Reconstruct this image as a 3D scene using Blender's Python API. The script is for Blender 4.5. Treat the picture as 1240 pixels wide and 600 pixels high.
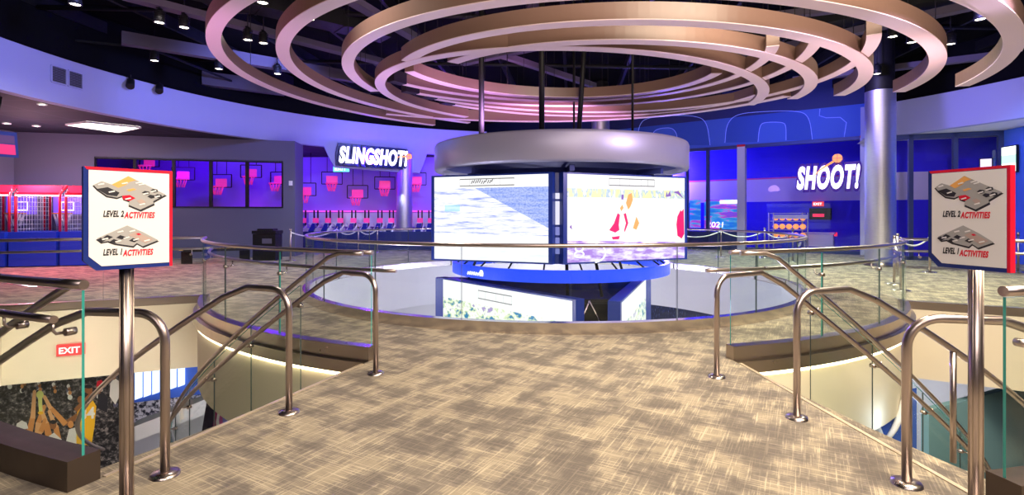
import bpy, bmesh, math, random
from mathutils import Vector, Matrix
R_=math.radians
random.seed(7)
S=bpy.context.scene
for o in list(bpy.data.objects): bpy.data.objects.remove(o,do_unlink=True)
C=S.collection
# ---------------------------------------------------------------- camera
F=640.0; HZ=261.0; EYE=1.44
cd=bpy.data.cameras.new('camera'); cam=bpy.data.objects.new('camera',cd); C.objects.link(cam)
cam.location=(0,0,EYE); cam.rotation_euler=(R_(90),0,0)
cd.sensor_width=36; cd.lens=36*F/1240; cd.shift_y=-(300-HZ)/1240; cd.clip_start=.05; cd.clip_end=200
S.camera=cam
# ---------------------------------------------------------------- world, view
w=bpy.data.worlds.new('world'); S.world=w; w.use_nodes=True
w.node_tree.nodes['Background'].inputs[0].default_value=(.55,.42,.85,1)
w.node_tree.nodes['Background'].inputs[1].default_value=.10
S.view_settings.view_transform='Standard'; S.view_settings.look='None'
S.view_settings.exposure=0.35; S.view_settings.gamma=1; S.view_settings.use_curve_mapping=False
# ---------------------------------------------------------------- lights of the rooms, plus added fill and wash lamps
def light(name,kind,loc,energy,color,size=.1,target=None,angle=120,blend=.7,sy=None):
    l=bpy.data.lights.new(name,kind); l.energy=energy; l.color=color
    if kind=='AREA':
        l.size=size
        if sy: l.shape='RECTANGLE'; l.size_y=sy
    else: l.shadow_soft_size=size
    if kind=='SPOT': l.spot_size=R_(angle); l.spot_blend=blend
    o=bpy.data.objects.new(name,l); C.objects.link(o); o.location=loc
    if target is not None:
        o.rotation_euler=(Vector(target)-Vector(loc)).to_track_quat('-Z','Y').to_euler()
    return o
WARM=(1,.84,.62); PINK=(1,.55,.75); BLUE=(.18,.22,1); VIO=(.14,.006,1); LAV=(.45,.42,1)
light('fill_area_entry','AREA',(3.4,1.8,5.4),720,(1,.83,.62),4,(2.4,3.6,0),sy=3)  # added fill above the walkway, out of view, no fixture
light('fill_area_rear','AREA',(.5,-3,5.2),260,(1,.86,.80),6,(.6,6,1.5),sy=3)  # added fill behind the camera, no fixture
light('walk_spot_right','SPOT',(3.0,6.8,5.5),620,WARM,.3,(3.0,5.6,0),110)
light('walk_spot_left','SPOT',(-2.5,7.0,5.5),420,(1,.9,.78),.3,(-3,6.4,0),120)
light('walk_spot_far_right','SPOT',(8,10,5.6),2300,(1,.95,.70),.3,(8,9.5,0),125)
light('walk_spot_far_left','SPOT',(-6.5,10.0,5.6),1000,(1,.9,.85),.3,(-8,10.5,0),120)
light('walk_spot_far_centre','SPOT',(-4,17,5.6),900,(.85,.85,1),.3,(-4,17,0),120)
light('walk_spot_store','SPOT',(8,17,5.6),1600,(.9,1,.85),.3,(8,16.5,0),115)
for i,(x,y,tx,ty,e,c) in enumerate([(-6,8.5,-10.5,9.5,520,(.26,.32,1)),(-5.5,13,-9.3,17,560,(.25,.30,1)),(-2.5,17.5,-4.5,21.8,520,(.24,.32,1)),
    (9,10,13.5,12,520,(.34,.28,1)),(8,13.5,12.3,17.5,480,(.34,.28,1))]):
    light('fascia_wash','SPOT',(x,y,5.3),e,c,.2,(tx,ty,4.4),95)
light('ring_wash_left','SPOT',(-6.0,6.5,2.0),210,(1,.38,.85),.3,(-4.5,9,5),95)  # ring washes are added to tint the rings, floating without fixtures
light('ring_wash_far','SPOT',(1.2,12.6,3.0),420,(1,.48,1),.3,(.9,15.5,4.6),130)
light('ring_wash_inner','SPOT',(-.4,10.2,3.2),240,(.85,.42,1),.3,(-3.2,13.6,4.5),140)
light('ring_wash_right','SPOT',(6.0,7.0,2.0),150,(1,.66,.66),.3,(4.6,9,5),95)
light('ring_wash_near','SPOT',(1.6,3.2,2.2),90,(1,.68,.60),.3,(1.8,6.4,5),110)
for x,y,e,c in [(-5.5,20.6,130,VIO),(-9.5,21,170,VIO),(-13.5,21,170,VIO),(-2.5,22,90,VIO)]:
    light('arena_violet','POINT',(x,y,3.7),e,c,.15)
for x in (-7.2,-4.4,-11.5): light('arena_magenta','POINT',(x,22.9,1.9),3,(1,.05,.55),.1)
for x in (-7.0,-4.6): light('arena_bench_fill','SPOT',(x,21.4,2.4),45,(.6,.65,1),.1,(x,22.5,.9),70)  # cool fill added to brighten the machines
for x,y,e in [(7.5,26,1500),(11,24.5,1900),(14.5,22,1700),(17,20,900)]:
    light('store_blue','POINT',(x,y,3.6),e,(.22,.14,1),.2)
light('mural_wash','SPOT',(8.5,17.5,5.3),190,(.05,.10,1),.2,(10.5,20.8,4.9),130)
light('right_wall_blue','SPOT',(11.5,12.5,3.8),200,(.15,.35,1),.2,(15.5,13.2,2.2),100)
light('right_soffit','SPOT',(12.5,14.2,1.2),60,(.8,.85,1),.2,(13.5,15.0,4),90)
light('drum_wash_right','SPOT',(6.0,4.8,3.6),1100,(.85,.68,1),.3,(2.4,9,2.5),50)  # added lilac spot to lighten the drum's right side
light('drum_wash_left','SPOT',(-5,11.5,4.6),600,(.08,.2,1),.3,(-1.2,11,2.5),40)  # added blue spot to tint the drum's left edge
light('lower_warm_left','POINT',(-3.6,4.9,-2.2),110,(1,.92,.66),.35)
light('lower_warm_right','POINT',(4.9,4.9,-2.3),110,(1,.86,.56),.35)
light('lower_mural','SPOT',(-5.0,5.6,-1.5),260,(1,.9,.75),.2,(-8,8.8,-2.2),110)
light('lower_left_deep','POINT',(-3.6,9.8,-2.2),150,(.9,.85,1),.2)
light('ring_well_light','POINT',(.76,14.2,-.7),170,(.66,.64,1),.2)
light('ring_well_light_near','POINT',(-2.2,9.2,-.5),90,(.72,.70,1),.2)
light('ring_well_light_right','POINT',(3.9,9.4,-.5),75,(.72,.70,1),.2)
light('lower_right_deep','POINT',(7.8,9.8,-2.4),80,(.9,.9,1),.35)

# ---------------------------------------------------------------- materials
def M(name,col,rough=.5,metal=0,emit=None,es=0,bump=None,spec=.5):
    m=bpy.data.materials.new(name); m.use_nodes=True
    b=m.node_tree.nodes['Principled BSDF']
    b.inputs['Base Color'].default_value=(*col,1); b.inputs['Roughness'].default_value=rough
    b.inputs['Metallic'].default_value=metal; b.inputs['Specular IOR Level'].default_value=spec
    if emit: b.inputs['Emission Color'].default_value=(*emit,1); b.inputs['Emission Strength'].default_value=es
    nt=m.node_tree
    # slight procedural variation of the surface
    tc=nt.nodes.new('ShaderNodeTexCoord'); n=nt.nodes.new('ShaderNodeTexNoise'); n.inputs['Scale'].default_value=bump[0] if bump else 9
    n.inputs['Detail'].default_value=3
    nt.links.new(tc.outputs['Object'],n.inputs['Vector'])
    mr=nt.nodes.new('ShaderNodeMapRange'); mr.inputs[3].default_value=max(.02,rough-.06); mr.inputs[4].default_value=min(1,rough+.06)
    nt.links.new(n.outputs['Fac'],mr.inputs[0]); nt.links.new(mr.outputs[0],b.inputs['Roughness'])
    if bump:
        bp=nt.nodes.new('ShaderNodeBump'); bp.inputs['Strength'].default_value=bump[1]; bp.inputs['Distance'].default_value=.01
        nt.links.new(n.outputs['Fac'],bp.inputs['Height']); nt.links.new(bp.outputs[0],b.inputs['Normal'])
    return m
def ramp(nt,fac,stops,interp='LINEAR'):
    r=nt.nodes.new('ShaderNodeValToRGB'); r.color_ramp.interpolation=interp
    e=r.color_ramp.elements
    while len(e)<len(stops): e.new(.5)
    for i,(p,c) in enumerate(stops): e[i].position=p; e[i].color=(*c,1)
    nt.links.new(fac,r.inputs[0]); return r.outputs[0]
def mixc(nt,fac,a,b,mode='MIX'):
    n=nt.nodes.new('ShaderNodeMix'); n.data_type='RGBA'; n.blend_type=mode
    for s,v in ((n.inputs[0],fac),(n.inputs[6],a),(n.inputs[7],b)):
        if isinstance(v,(int,float)): s.default_value=v
        elif isinstance(v,tuple): s.default_value=(*v,1)
        else: nt.links.new(v,s)
    return n.outputs[2]
def mth(nt,op,a,b=None):
    n=nt.nodes.new('ShaderNodeMath'); n.operation=op
    for s,v in ((n.inputs[0],a),(n.inputs[1],b)):
        if v is None: continue
        if isinstance(v,(int,float)): s.default_value=v
        else: nt.links.new(v,s)
    return n.outputs[0]
def noise(nt,vec,scale,detail=3,rough=.5,stretch=None,rot=0):
    mp=nt.nodes.new('ShaderNodeMapping'); nt.links.new(vec,mp.inputs[0])
    if stretch: mp.inputs['Scale'].default_value=stretch
    mp.inputs['Rotation'].default_value=(0,0,rot)
    n=nt.nodes.new('ShaderNodeTexNoise'); n.inputs['Scale'].default_value=scale; n.inputs['Detail'].default_value=detail
    n.inputs['Roughness'].default_value=rough
    nt.links.new(mp.outputs[0],n.inputs['Vector']); return n.outputs['Fac']
def carpet():
    m=bpy.data.materials.new('woven_carpet'); m.use_nodes=True; nt=m.node_tree; b=nt.nodes['Principled BSDF']
    tc=nt.nodes.new('ShaderNodeTexCoord'); rot=nt.nodes.new('ShaderNodeMapping'); rot.inputs['Rotation'].default_value=(0,0,R_(29))
    nt.links.new(tc.outputs['Object'],rot.inputs[0]); v=rot.outputs[0]
    pa=noise(nt,v,1,4,.6,(2.2,5,1)); pb=noise(nt,v,1,4,.6,(5.5,2.0,1))
    br=nt.nodes.new('ShaderNodeTexBrick'); nt.links.new(v,br.inputs[0]); br.offset=.5; br.inputs['Scale'].default_value=1
    br.inputs['Brick Width'].default_value=.92; br.inputs['Row Height'].default_value=.23; br.inputs['Mortar Size'].default_value=.003
    br.inputs['Color1'].default_value=(0,0,0,1); br.inputs['Color2'].default_value=(1,1,1,1); br.inputs['Mortar'].default_value=(.2,.2,.2,1)
    sp_=nt.nodes.new('ShaderNodeSeparateColor'); nt.links.new(br.outputs[0],sp_.inputs[0])
    k=mth(nt,'ADD',mth(nt,'MULTIPLY',mth(nt,'ADD',pa,pb),.5),mth(nt,'MULTIPLY',sp_.outputs[0],.05))
    base=ramp(nt,k,[(.45,(.150,.130,.115)),(.52,(.205,.178,.150)),(.60,(.31,.265,.20))])
    lx=noise(nt,v,1,3,.6,(2.6,95,1)); ly=noise(nt,v,1,3,.6,(95,2.6,1))
    ex=ramp(nt,lx,[(.54,(0,0,0)),(.62,(1,1,1))]); ey=ramp(nt,ly,[(.54,(0,0,0)),(.62,(1,1,1))])
    mk=ramp(nt,k,[(.47,(.25,.25,.25)),(.56,(1,1,1))])
    ln=mixc(nt,1.0,mixc(nt,1.0,ex,ey,'SCREEN'),mk,'MULTIPLY')
    sc_=nt.nodes.new('ShaderNodeSeparateColor'); nt.links.new(ln,sc_.inputs[0])
    col=mixc(nt,mth(nt,'MULTIPLY',sc_.outputs[0],.6),base,(.62,.53,.39))
    nt.links.new(col,b.inputs['Base Color']); b.inputs['Roughness'].default_value=.95; b.inputs['Specular IOR Level'].default_value=.15
    fb=noise(nt,v,220,2); bp=nt.nodes.new('ShaderNodeBump'); bp.inputs['Strength'].default_value=.35; bp.inputs['Distance'].default_value=.004
    nt.links.new(fb,bp.inputs['Height']); nt.links.new(bp.outputs[0],b.inputs['Normal'])
    return m
def glassmat(name,tint,edge=.06):
    m=bpy.data.materials.new(name); m.use_nodes=True; nt=m.node_tree; nt.nodes.clear()
    o=nt.nodes.new('ShaderNodeOutputMaterial'); t=nt.nodes.new('ShaderNodeBsdfTransparent'); t.inputs[0].default_value=(*tint,1)
    g=nt.nodes.new('ShaderNodeBsdfGlossy'); g.inputs['Roughness'].default_value=.02; g.inputs[0].default_value=(.9,1,.97,1)
    lw=nt.nodes.new('ShaderNodeLayerWeight'); lw.inputs['Blend'].default_value=.5
    pw=mth(nt,'ADD',mth(nt,'MULTIPLY',mth(nt,'POWER',lw.outputs['Facing'],4.0),.35),.015)
    mx=nt.nodes.new('ShaderNodeMixShader'); nt.links.new(pw,mx.inputs[0]); nt.links.new(t.outputs[0],mx.inputs[1]); nt.links.new(g.outputs[0],mx.inputs[2])
    nt.links.new(mx.outputs[0],o.inputs[0]); return m
def brushed(name,col,rough=.28):
    m=M(name,col,rough,1); nt=m.node_tree; b=nt.nodes['Principled BSDF']
    tc=nt.nodes.new('ShaderNodeTexCoord'); f=noise(nt,tc.outputs['Object'],1,3,.6,(6,6,160))
    nt.links.new(mixc(nt,f,tuple(c*.8 for c in col),tuple(min(1,c*1.15) for c in col)),b.inputs['Base Color']); return m
def screenmat(name,fn,strength):
    m=bpy.data.materials.new(name); m.use_nodes=True; nt=m.node_tree; b=nt.nodes['Principled BSDF']
    b.inputs['Base Color'].default_value=(.02,.02,.02,1); b.inputs['Roughness'].default_value=.4
    tc=nt.nodes.new('ShaderNodeTexCoord'); col=fn(nt,tc.outputs['UV'])
    nt.links.new(col,b.inputs['Emission Color']); b.inputs['Emission Strength'].default_value=strength; return m
def flat(name,col,es=1.0): return M(name,tuple(c*.1 for c in col),.5,0,col,es)
mt={}
mt['carpet']=carpet()
mt['lower_floor']=M('lower_tile',(.28,.26,.27),.35)
mt['black_ceiling']=M('black_ceiling',(.004,.004,.006),.9,spec=.1)
mt['soffit']=M('painted_white_soffit',(.7,.7,.74),.7)
mt['fascia']=M('fascia_paint',(.36,.38,.66),.75,bump=(60,.05))
mt['grey_wall']=M('grey_wall_paint',(.12,.12,.19),.8,bump=(80,.05))
mt['white_wall']=M('pale_wall_paint',(.72,.70,.70),.75,bump=(80,.05))
mt['beige_wall']=M('cream_wall_paint',(.82,.74,.58),.75,bump=(80,.05))
mt['blue_wall']=M('blue_wall_paint',(.06,.16,.72),.6)
mt['deep_blue']=M('deep_blue_paint',(.02,.03,.16),.6)
mt['navy']=M('navy_paint',(.01,.03,.22),.35)
mt['red']=M('red_paint',(.75,.01,.04),.35)
mt['white']=M('white_vinyl',(.88,.87,.87),.4)
mt['black']=M('black_metal',(.008,.008,.010),.55,spec=.3)
mt['unlit_end']=M('black_unlit_end',(.006,.004,.01),.6)
mt['steel']=M('brushed_steel',(.5,.43,.40),.28,1)
mt['steel_rail']=M('brushed_steel_rail',(.50,.42,.40),.30,1)
mt['ring_shoe']=M('ring_base_shoe',(.68,.62,.58),.2,1); mt['shoe']=M('steel_base_shoe',(.40,.34,.29),.3,1); mt['shoe_dark']=M('dark_base_shoe',(.10,.075,.06),.5,.7)
mt['column']=brushed('satin_column_metal',(.62,.62,.70),.48)
mt['drum']=M('satin_drum_metal',(.34,.33,.43),.42,.4)
mt['glass']=glassmat('clear_glass',(.955,.985,.97))
mt['shopglass']=glassmat('shopfront_glass',(.95,.96,.99))
mt['glass_edge']=M('green_glass_edge',(.04,.36,.32),.15); mt['glass_joint']=M('dark_glass_joint',(.06,.09,.09),.3)
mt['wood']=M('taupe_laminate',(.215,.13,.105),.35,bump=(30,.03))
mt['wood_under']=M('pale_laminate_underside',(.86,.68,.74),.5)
mt['beam']=M('painted_beam',(.11,.09,.14),.8)
mt['led_white']=M('led_strip_warm',(1,.9,.6),.5,0,(1,.86,.55),4.5)
mt['led_violet']=M('led_strip_violet',(.3,.1,1),.5,0,(.28,.08,1),7)
mt['lens']=M('lamp_lens',(1,.95,.8),.3,0,(1,.9,.7),14)
mt['panel_light']=M('panel_light_diffuser',(1,1,.9),.4,0,(1,.97,.86),6)
mt['curtain']=M('violet_tinted_curtain',(.42,.32,.85),.7,bump=(3,.6))  # violet of the arena lamps is mixed into this base colour
mt['pink']=M('hot_pink_glow_plastic',(.95,.10,.35),.4,0,(1,.03,.28),.35)  # pink glow put in as emission, the hoops are no lamps
mt['orange']=M('orange_rubber',(.9,.28,.05),.6)
mt['net']=M('white_net',(.85,.85,.85),.6)
mt['frame_dark']=M('dark_mullion',(.05,.07,.20),.45,.3)
mt['frame_light']=M('pale_mullion',(.62,.62,.74),.5,.2)
mt['rope']=M('white_rope',(.8,.8,.82),.6)

# ---------------------------------------------------------------- mesh helpers
class MB:
    def __init__(s): s.v=[]; s.f=[]; s.mi=[]; s.smooth=[]; s.uv={}
    def quad(s,a,b,c,d,mi=0):
        i=len(s.v); s.v+= [Vector(a),Vector(b),Vector(c),Vector(d)]; s.f.append((i,i+1,i+2,i+3)); s.mi.append(mi); s.smooth.append(False)
    def poly(s,pts,mi=0):
        i=len(s.v); s.v+=[Vector(p) for p in pts]; s.f.append(tuple(range(i,i+len(pts)))); s.mi.append(mi); s.smooth.append(False)
    def hexa(s,p,mi=0,top=None,sides=None):
        i=len(s.v); s.v+=[Vector(q) for q in p]   # p: bottom 4 ccw, top 4 ccw
        for k,fc in enumerate([(3,2,1,0),(4,5,6,7),(0,1,5,4),(1,2,6,5),(2,3,7,6),(3,0,4,7)]):
            s.f.append(tuple(i+j for j in fc)); s.mi.append(mi if not sides else sides[k]); s.smooth.append(False)
    def box(s,c,d,rz=0,mi=0,sides=None):
        x,y,z=c; a,b,h=d[0]/2,d[1]/2,d[2]/2; P=[]
        cs,sn=math.cos(rz),math.sin(rz)
        for zz in (-h,h):
            for xx,yy in ((-a,-b),(a,-b),(a,b),(-a,b)): P.append((x+xx*cs-yy*sn,y+xx*sn+yy*cs,z+zz))
        s.hexa(P,mi,sides=sides)
    def bar(s,a,b,wd,ht,mi=0):
        a=Vector(a);b=Vector(b);d=(b-a).normalized(); up=Vector((0,0,1))
        if abs(d.z)>.99: up=Vector((0,1,0))
        sd=d.cross(up).normalized(); u=sd.cross(d).normalized(); P=[]
        for q in (a,b):
            P+= [q-sd*wd/2-u*ht/2,q+sd*wd/2-u*ht/2,q+sd*wd/2+u*ht/2,q-sd*wd/2+u*ht/2]
        s.hexa(P,mi)
    def tube(s,path,r,n=12,closed=False,mi=0,cap=True):
        pts=[Vector(p) for p in path]; N=len(pts); rad=r if isinstance(r,(list,tuple)) else [r]*N
        base=len(s.v); prev=None
        for i,p in enumerate(pts):
            a=pts[i-1] if (i>0 or closed) else p; b=pts[(i+1)%N] if (i<N-1 or closed) else p
            t=(b-a); t=t.normalized() if t.length>1e-9 else Vector((0,0,1))
            if prev is None:
                x=Vector((0,0,1)).cross(t)
                if x.length<.01: x=Vector((1,0,0)).cross(t)
            else: x=prev-t*prev.dot(t)
            x.normalize(); prev=x; y=t.cross(x)
            for k in range(n):
                an=2*math.pi*k/n; s.v.append(p+(x*math.cos(an)+y*math.sin(an))*rad[i])
        for i in range(N if closed else N-1):
            j=(i+1)%N
            for k in range(n):
                k2=(k+1)%n; s.f.append((base+i*n+k,base+i*n+k2,base+j*n+k2,base+j*n+k)); s.mi.append(mi); s.smooth.append(True)
        if not closed and cap:
            s.f.append(tuple(base+k for k in reversed(range(n)))); s.mi.append(mi); s.smooth.append(False)
            s.f.append(tuple(base+(N-1)*n+k for k in range(n))); s.mi.append(mi); s.smooth.append(False)
    def cyl(s,a,b,r,n=20,mi=0): s.tube([a,b],r,n,mi=mi)
    def lathe(s,c,prof,n=32,mi=0):
        base=len(s.v)
        for r,z in prof:
            for k in range(n):
                an=2*math.pi*k/n; s.v.append(Vector((c[0]+r*math.cos(an),c[1]+r*math.sin(an),c[2]+z)))
        for i in range(len(prof)-1):
            for k in range(n):
                k2=(k+1)%n; s.f.append((base+i*n+k,base+i*n+k2,base+(i+1)*n+k2,base+(i+1)*n+k)); s.mi.append(mi); s.smooth.append(True)
    def ribbon(s,inner,outer,zb_in,zt_in,mi=(0,0,0,0),ends=True,endmi=None,smooth=True):
        # rectangular section swept along matching inner / outer plan paths; z may be lists. mi: bottom, top, inner, outer
        N=len(inner); base=len(s.v)
        g=lambda z,i: z[i] if isinstance(z,(list,tuple)) else z
        for i in range(N):
            a,b=inner[i],outer[i]
            s.v+=[Vector((a[0],a[1],g(zb_in,i))),Vector((b[0],b[1],g(zb_in,i))),Vector((b[0],b[1],g(zt_in,i))),Vector((a[0],a[1],g(zt_in,i)))]
        for i in range(N-1):
            p=base+i*4;q=p+4
            for (u,v_),m_ in (((0,1),mi[0]),((1,2),mi[3]),((2,3),mi[1]),((3,0),mi[2])):
                s.f.append((p+u,p+v_,q+v_,q+u)); s.mi.append(m_); s.smooth.append(False)
        if ends:
            e=endmi if endmi is not None else mi[0]
            s.f.append((base,base+3,base+2,base+1)); s.mi.append(e); s.smooth.append(False)
            p=base+(N-1)*4; s.f.append((p,p+1,p+2,p+3)); s.mi.append(e); s.smooth.append(False)
    def build(s,name,mats,parent=None,fix=True,recalc=True):
        me=bpy.data.meshes.new(name); me.from_pydata([tuple(v) for v in s.v],[],s.f); me.update()
        if not isinstance(mats,(list,tuple)): mats=[mats]
        for m in mats: me.materials.append(m)
        for p,mi,sm in zip(me.polygons,s.mi,s.smooth): p.material_index=mi; p.use_smooth=sm
        if recalc:
            bm=bmesh.new(); bm.from_mesh(me); bmesh.ops.remove_doubles(bm,verts=bm.verts,dist=1e-5); bmesh.ops.recalc_face_normals(bm,faces=bm.faces); bm.to_mesh(me); bm.free()
        o=bpy.data.objects.new(name,me); C.objects.link(o)
        if parent: par(o,parent)
        return o
def par(o,p):
    o.parent=p
    Mx=Matrix.Identity(4); q=p; ch=[]
    while q: ch.append(q); q=q.parent
    for q in reversed(ch):
        Mx=Mx@q.matrix_parent_inverse@q.matrix_basis
    o.matrix_parent_inverse=Mx.inverted()
def thing(name,label,cat,loc,group=None):
    o=bpy.data.objects.new(name,None); C.objects.link(o); o.location=loc; o.empty_display_size=.1
    return tag(o,label,cat,group)
def tag(o,label,cat,group=None,kind=None):
    if label: o['label']=label
    if cat: o['category']=cat
    if group: o['group']=group
    if kind: o['kind']=kind
    return o
def struct(o): o['kind']='structure'; return o
def dup(root,loc,rz=None,label=None):
    r=root.copy(); C.objects.link(r); r.location=loc
    if rz is not None: r.rotation_euler=(0,0,rz)
    if label: r['label']=label
    for ch in list(root.children):
        c=ch.copy(); C.objects.link(c); c.parent=r; c.matrix_parent_inverse=ch.matrix_parent_inverse.copy()
        for g in list(ch.children):
            d=g.copy(); C.objects.link(d); d.parent=c; d.matrix_parent_inverse=g.matrix_parent_inverse.copy()
    return r
def at(px,py,Y): return Vector(((px-620)/F*Y,Y,EYE+(HZ-py)/F*Y))
def fl(px,py,z=0):
    Y=(EYE-z)*F/(py-HZ); return Vector(((px-620)/F*Y,Y,z))
def arc(c,r,a0,a1,n=None):
    if n is None: n=max(2,int(abs(a1-a0)*r/.18))
    return [(c[0]+r*math.cos(a0+(a1-a0)*i/n),c[1]+r*math.sin(a0+(a1-a0)*i/n)) for i in range(n+1)]
def text_mesh(name,txt,size,O,r,u,mat,parent=None,extrude=.01,shear=.0,xs=1.0,offset=0,align='LEFT',outline=None,push=0,space=1.0):
    cu=bpy.data.curves.new(name,'FONT'); cu.body=txt; cu.size=size; cu.extrude=extrude; cu.shear=shear; cu.offset=offset; cu.align_x=align; cu.resolution_u=4; cu.space_character=space
    if outline: cu.fill_mode='NONE'; cu.bevel_depth=outline; cu.bevel_resolution=1
    o=bpy.data.objects.new(name,cu); C.objects.link(o); dg=bpy.context.evaluated_depsgraph_get(); me=bpy.data.meshes.new_from_object(o.evaluated_get(dg)); bpy.data.objects.remove(o)
    r=Vector(r).normalized(); u=Vector(u).normalized(); n=r.cross(u)
    O=Vector(O)+n*push
    for v in me.vertices:
        c=v.co.copy(); v.co=O+r*c.x*xs+u*c.y+n*c.z
    me.materials.clear(); me.materials.append(mat)
    ob=bpy.data.objects.new(name,me); C.objects.link(ob)
    if parent: par(ob,parent)
    return ob
def extr(pts2,O,r,u,t,mb,mi=0,z0=0):
    """flat outline pts2 in (r,u) extruded from z0 to z0+t along the normal"""
    O=Vector(O); r=Vector(r).normalized(); u=Vector(u).normalized(); n=r.cross(u)
    A=[O+r*x+u*y+n*z0 for x,y in pts2]; B=[p+n*t for p in A]; i=len(mb.v); k=len(A)
    mb.v+=A+B; mb.f.append(tuple(i+j for j in reversed(range(k)))); mb.f.append(tuple(i+k+j for j in range(k)))
    mb.mi+=[mi,mi]; mb.smooth+=[False,False]
    for j in range(k):
        j2=(j+1)%k; mb.f.append((i+j,i+j2,i+k+j2,i+k+j)); mb.mi.append(mi); mb.smooth.append(False)

# ---------------------------------------------------------------- plan geometry
RC=(.76,11.2); RR=4.71                      # ring opening
LA0,LA1=R_(-109.9),R_(-157)                  # left stair well, from the walkway outwards
RA0,RA1=R_(-76.5),R_(-30)                  # right stair well
LRi,LRo=6.38,8.92; RRi,RRo=6.14,8.78
def pol(r,a,z=0): return Vector((RC[0]+r*math.cos(a),RC[1]+r*math.sin(a),z))
def loopfill(name,outer,holes,z,mat,flip=False):
    bm=bmesh.new(); ed=[]
    for L in [outer]+holes:
        vs=[bm.verts.new((p[0],p[1],z)) for p in L]
        for i in range(len(vs)): ed.append(bm.edges.new((vs[i],vs[(i+1)%len(vs)])))
    bmesh.ops.triangle_fill(bm,use_beauty=True,use_dissolve=False,edges=ed)
    for f in bm.faces:
        if (f.normal.z<0)!=flip: f.normal_flip()
    me=bpy.data.meshes.new(name); bm.to_mesh(me); bm.free(); me.materials.append(mat)
    o=bpy.data.objects.new(name,me); C.objects.link(o); return o
def well(Ri,Ro,a0,a1,ao0=None):
    return arc(RC,Ri,a0,a1,26)+list(reversed(arc(RC,Ro,ao0 if ao0 is not None else a0,a1,32)))
RAo=R_(-79.3)
ringloop=arc(RC,RR,0,2*math.pi,96)[:-1]
outerloop=[(-22,-6),(20,-6),(20,30),(-22,30)]
struct(loopfill('floor',outerloop,[ringloop,well(LRi,LRo,LA0,LA1),well(RRi,RRo,RA0,RA1,RAo)],0,mt['carpet']))
struct(loopfill('floor_lower',[(-26,-6),(26,-6),(26,34),(-26,34)],[],-4.3,mt['lower_floor']))
mu=loopfill('ceiling_lower',outerloop,[ringloop,well(LRi,LRo,LA0,LA1),well(RRi,RRo,RA0,RA1,RAo)],-1.05,mt['black'],True); struct(mu)
# slab edges
def wallstrip(name,pts,z0,z1,mat,closed=False,th=0):
    mb=MB(); n=len(pts)
    for i in range(n if closed else n-1):
        a,b=pts[i],pts[(i+1)%n]; mb.quad((a[0],a[1],z0),(b[0],b[1],z0),(b[0],b[1],z1),(a[0],a[1],z1))
    o=mb.build(name,mat,recalc=False); 
    return struct(o)
wallstrip('trim_1',ringloop,-1.05,0,mt['white_wall'],True)
for k,(Ri,Ro,a0,a1,ao) in enumerate([(LRi,LRo,LA0,LA1,LA0),(RRi,RRo,RA0,RA1,RAo)]):
    wallstrip('trim_%d'%(k*3+2),arc(RC,Ri,a0,a1,26),-1.05,0,mt['beige_wall'])
    wallstrip('trim_%d'%(k*3+3),[pol(Ri,a1),pol(Ro,a1)],-1.05,0,mt['beige_wall'])
    wallstrip('trim_%d'%(k*3+4),arc(RC,Ro,ao,a1,32),-1.05,0,mt['beige_wall'])
# stair flights under the openings
def stairs(name,label,Ri,Ro,a0,ao0,sgn):
    mb=MB(); N=15; da=.052*sgn
    for i in range(N):
        z=-.17*(i+1); a=a0+da*i; b=a0+da*(i+1); ao=ao0+da*i; bo=ao0+da*(i+1)
        P=[]
        for zz in (z-.22,z):
            P+=[pol(Ri+.14,a,zz),pol(Ro-.14,ao,zz),pol(Ro-.14,bo,zz),pol(Ri+.14,b,zz)]
        mb.hexa(P)
    o=mb.build(name,mt['carpet']); tag(o,label,'stairs'); return o
stairs('staircase','carpeted curved stair going down on the left of the walkway',LRi,LRo,LA0,LA0,-1)
stairs('staircase','carpeted curved stair going down on the right of the walkway',RRi,RRo,RA0,RAo,1)

mt['nosing']=M('pale_nosing',(.62,.52,.38),.4,.4)
for k,(Ri,Ro,a,ao) in enumerate(((LRi,LRo,LA0,LA0),(RRi,RRo,RA0,RAo))):
    mb=MB(); mb.bar(pol(Ri+.1,a,-.004),pol(Ro-.1,ao,-.004),.03,.02); struct(mb.build('trim_%d'%(30+k),mt['nosing']))
# ---------------------------------------------------------------- ceiling, fascia
FC=(1.64,11.36); FR=12.2; ZS=4.04; ZT=5.12
wl=[(-24,-8),(24,-8),(24,36),(-24,36)]
struct(loopfill('ceiling',wl,[],6.6,mt['black_ceiling'],True))
def fascia(name,a0,a1):
    mb=MB(); mb.ribbon(arc(FC,FR,a0,a1,60),arc(FC,FR+.25,a0,a1,60),ZS,ZT,(0,0,0,0)); return struct(mb.build(name,mt['fascia']))
fascia('trim_8',R_(103),R_(215)); fascia('trim_9',R_(33),R_(-25))
# black void above fascia
mb=MB(); mb.ribbon(arc(FC,FR+.3,R_(103),R_(218),60),arc(FC,FR+.5,R_(103),R_(218),60),ZT,6.58); mb.ribbon(arc(FC,FR+.3,R_(-40),R_(33),40),arc(FC,FR+.5,R_(-40),R_(33),40),ZT,6.58); struct(mb.build('trim_10',mt['black_ceiling']))
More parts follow.
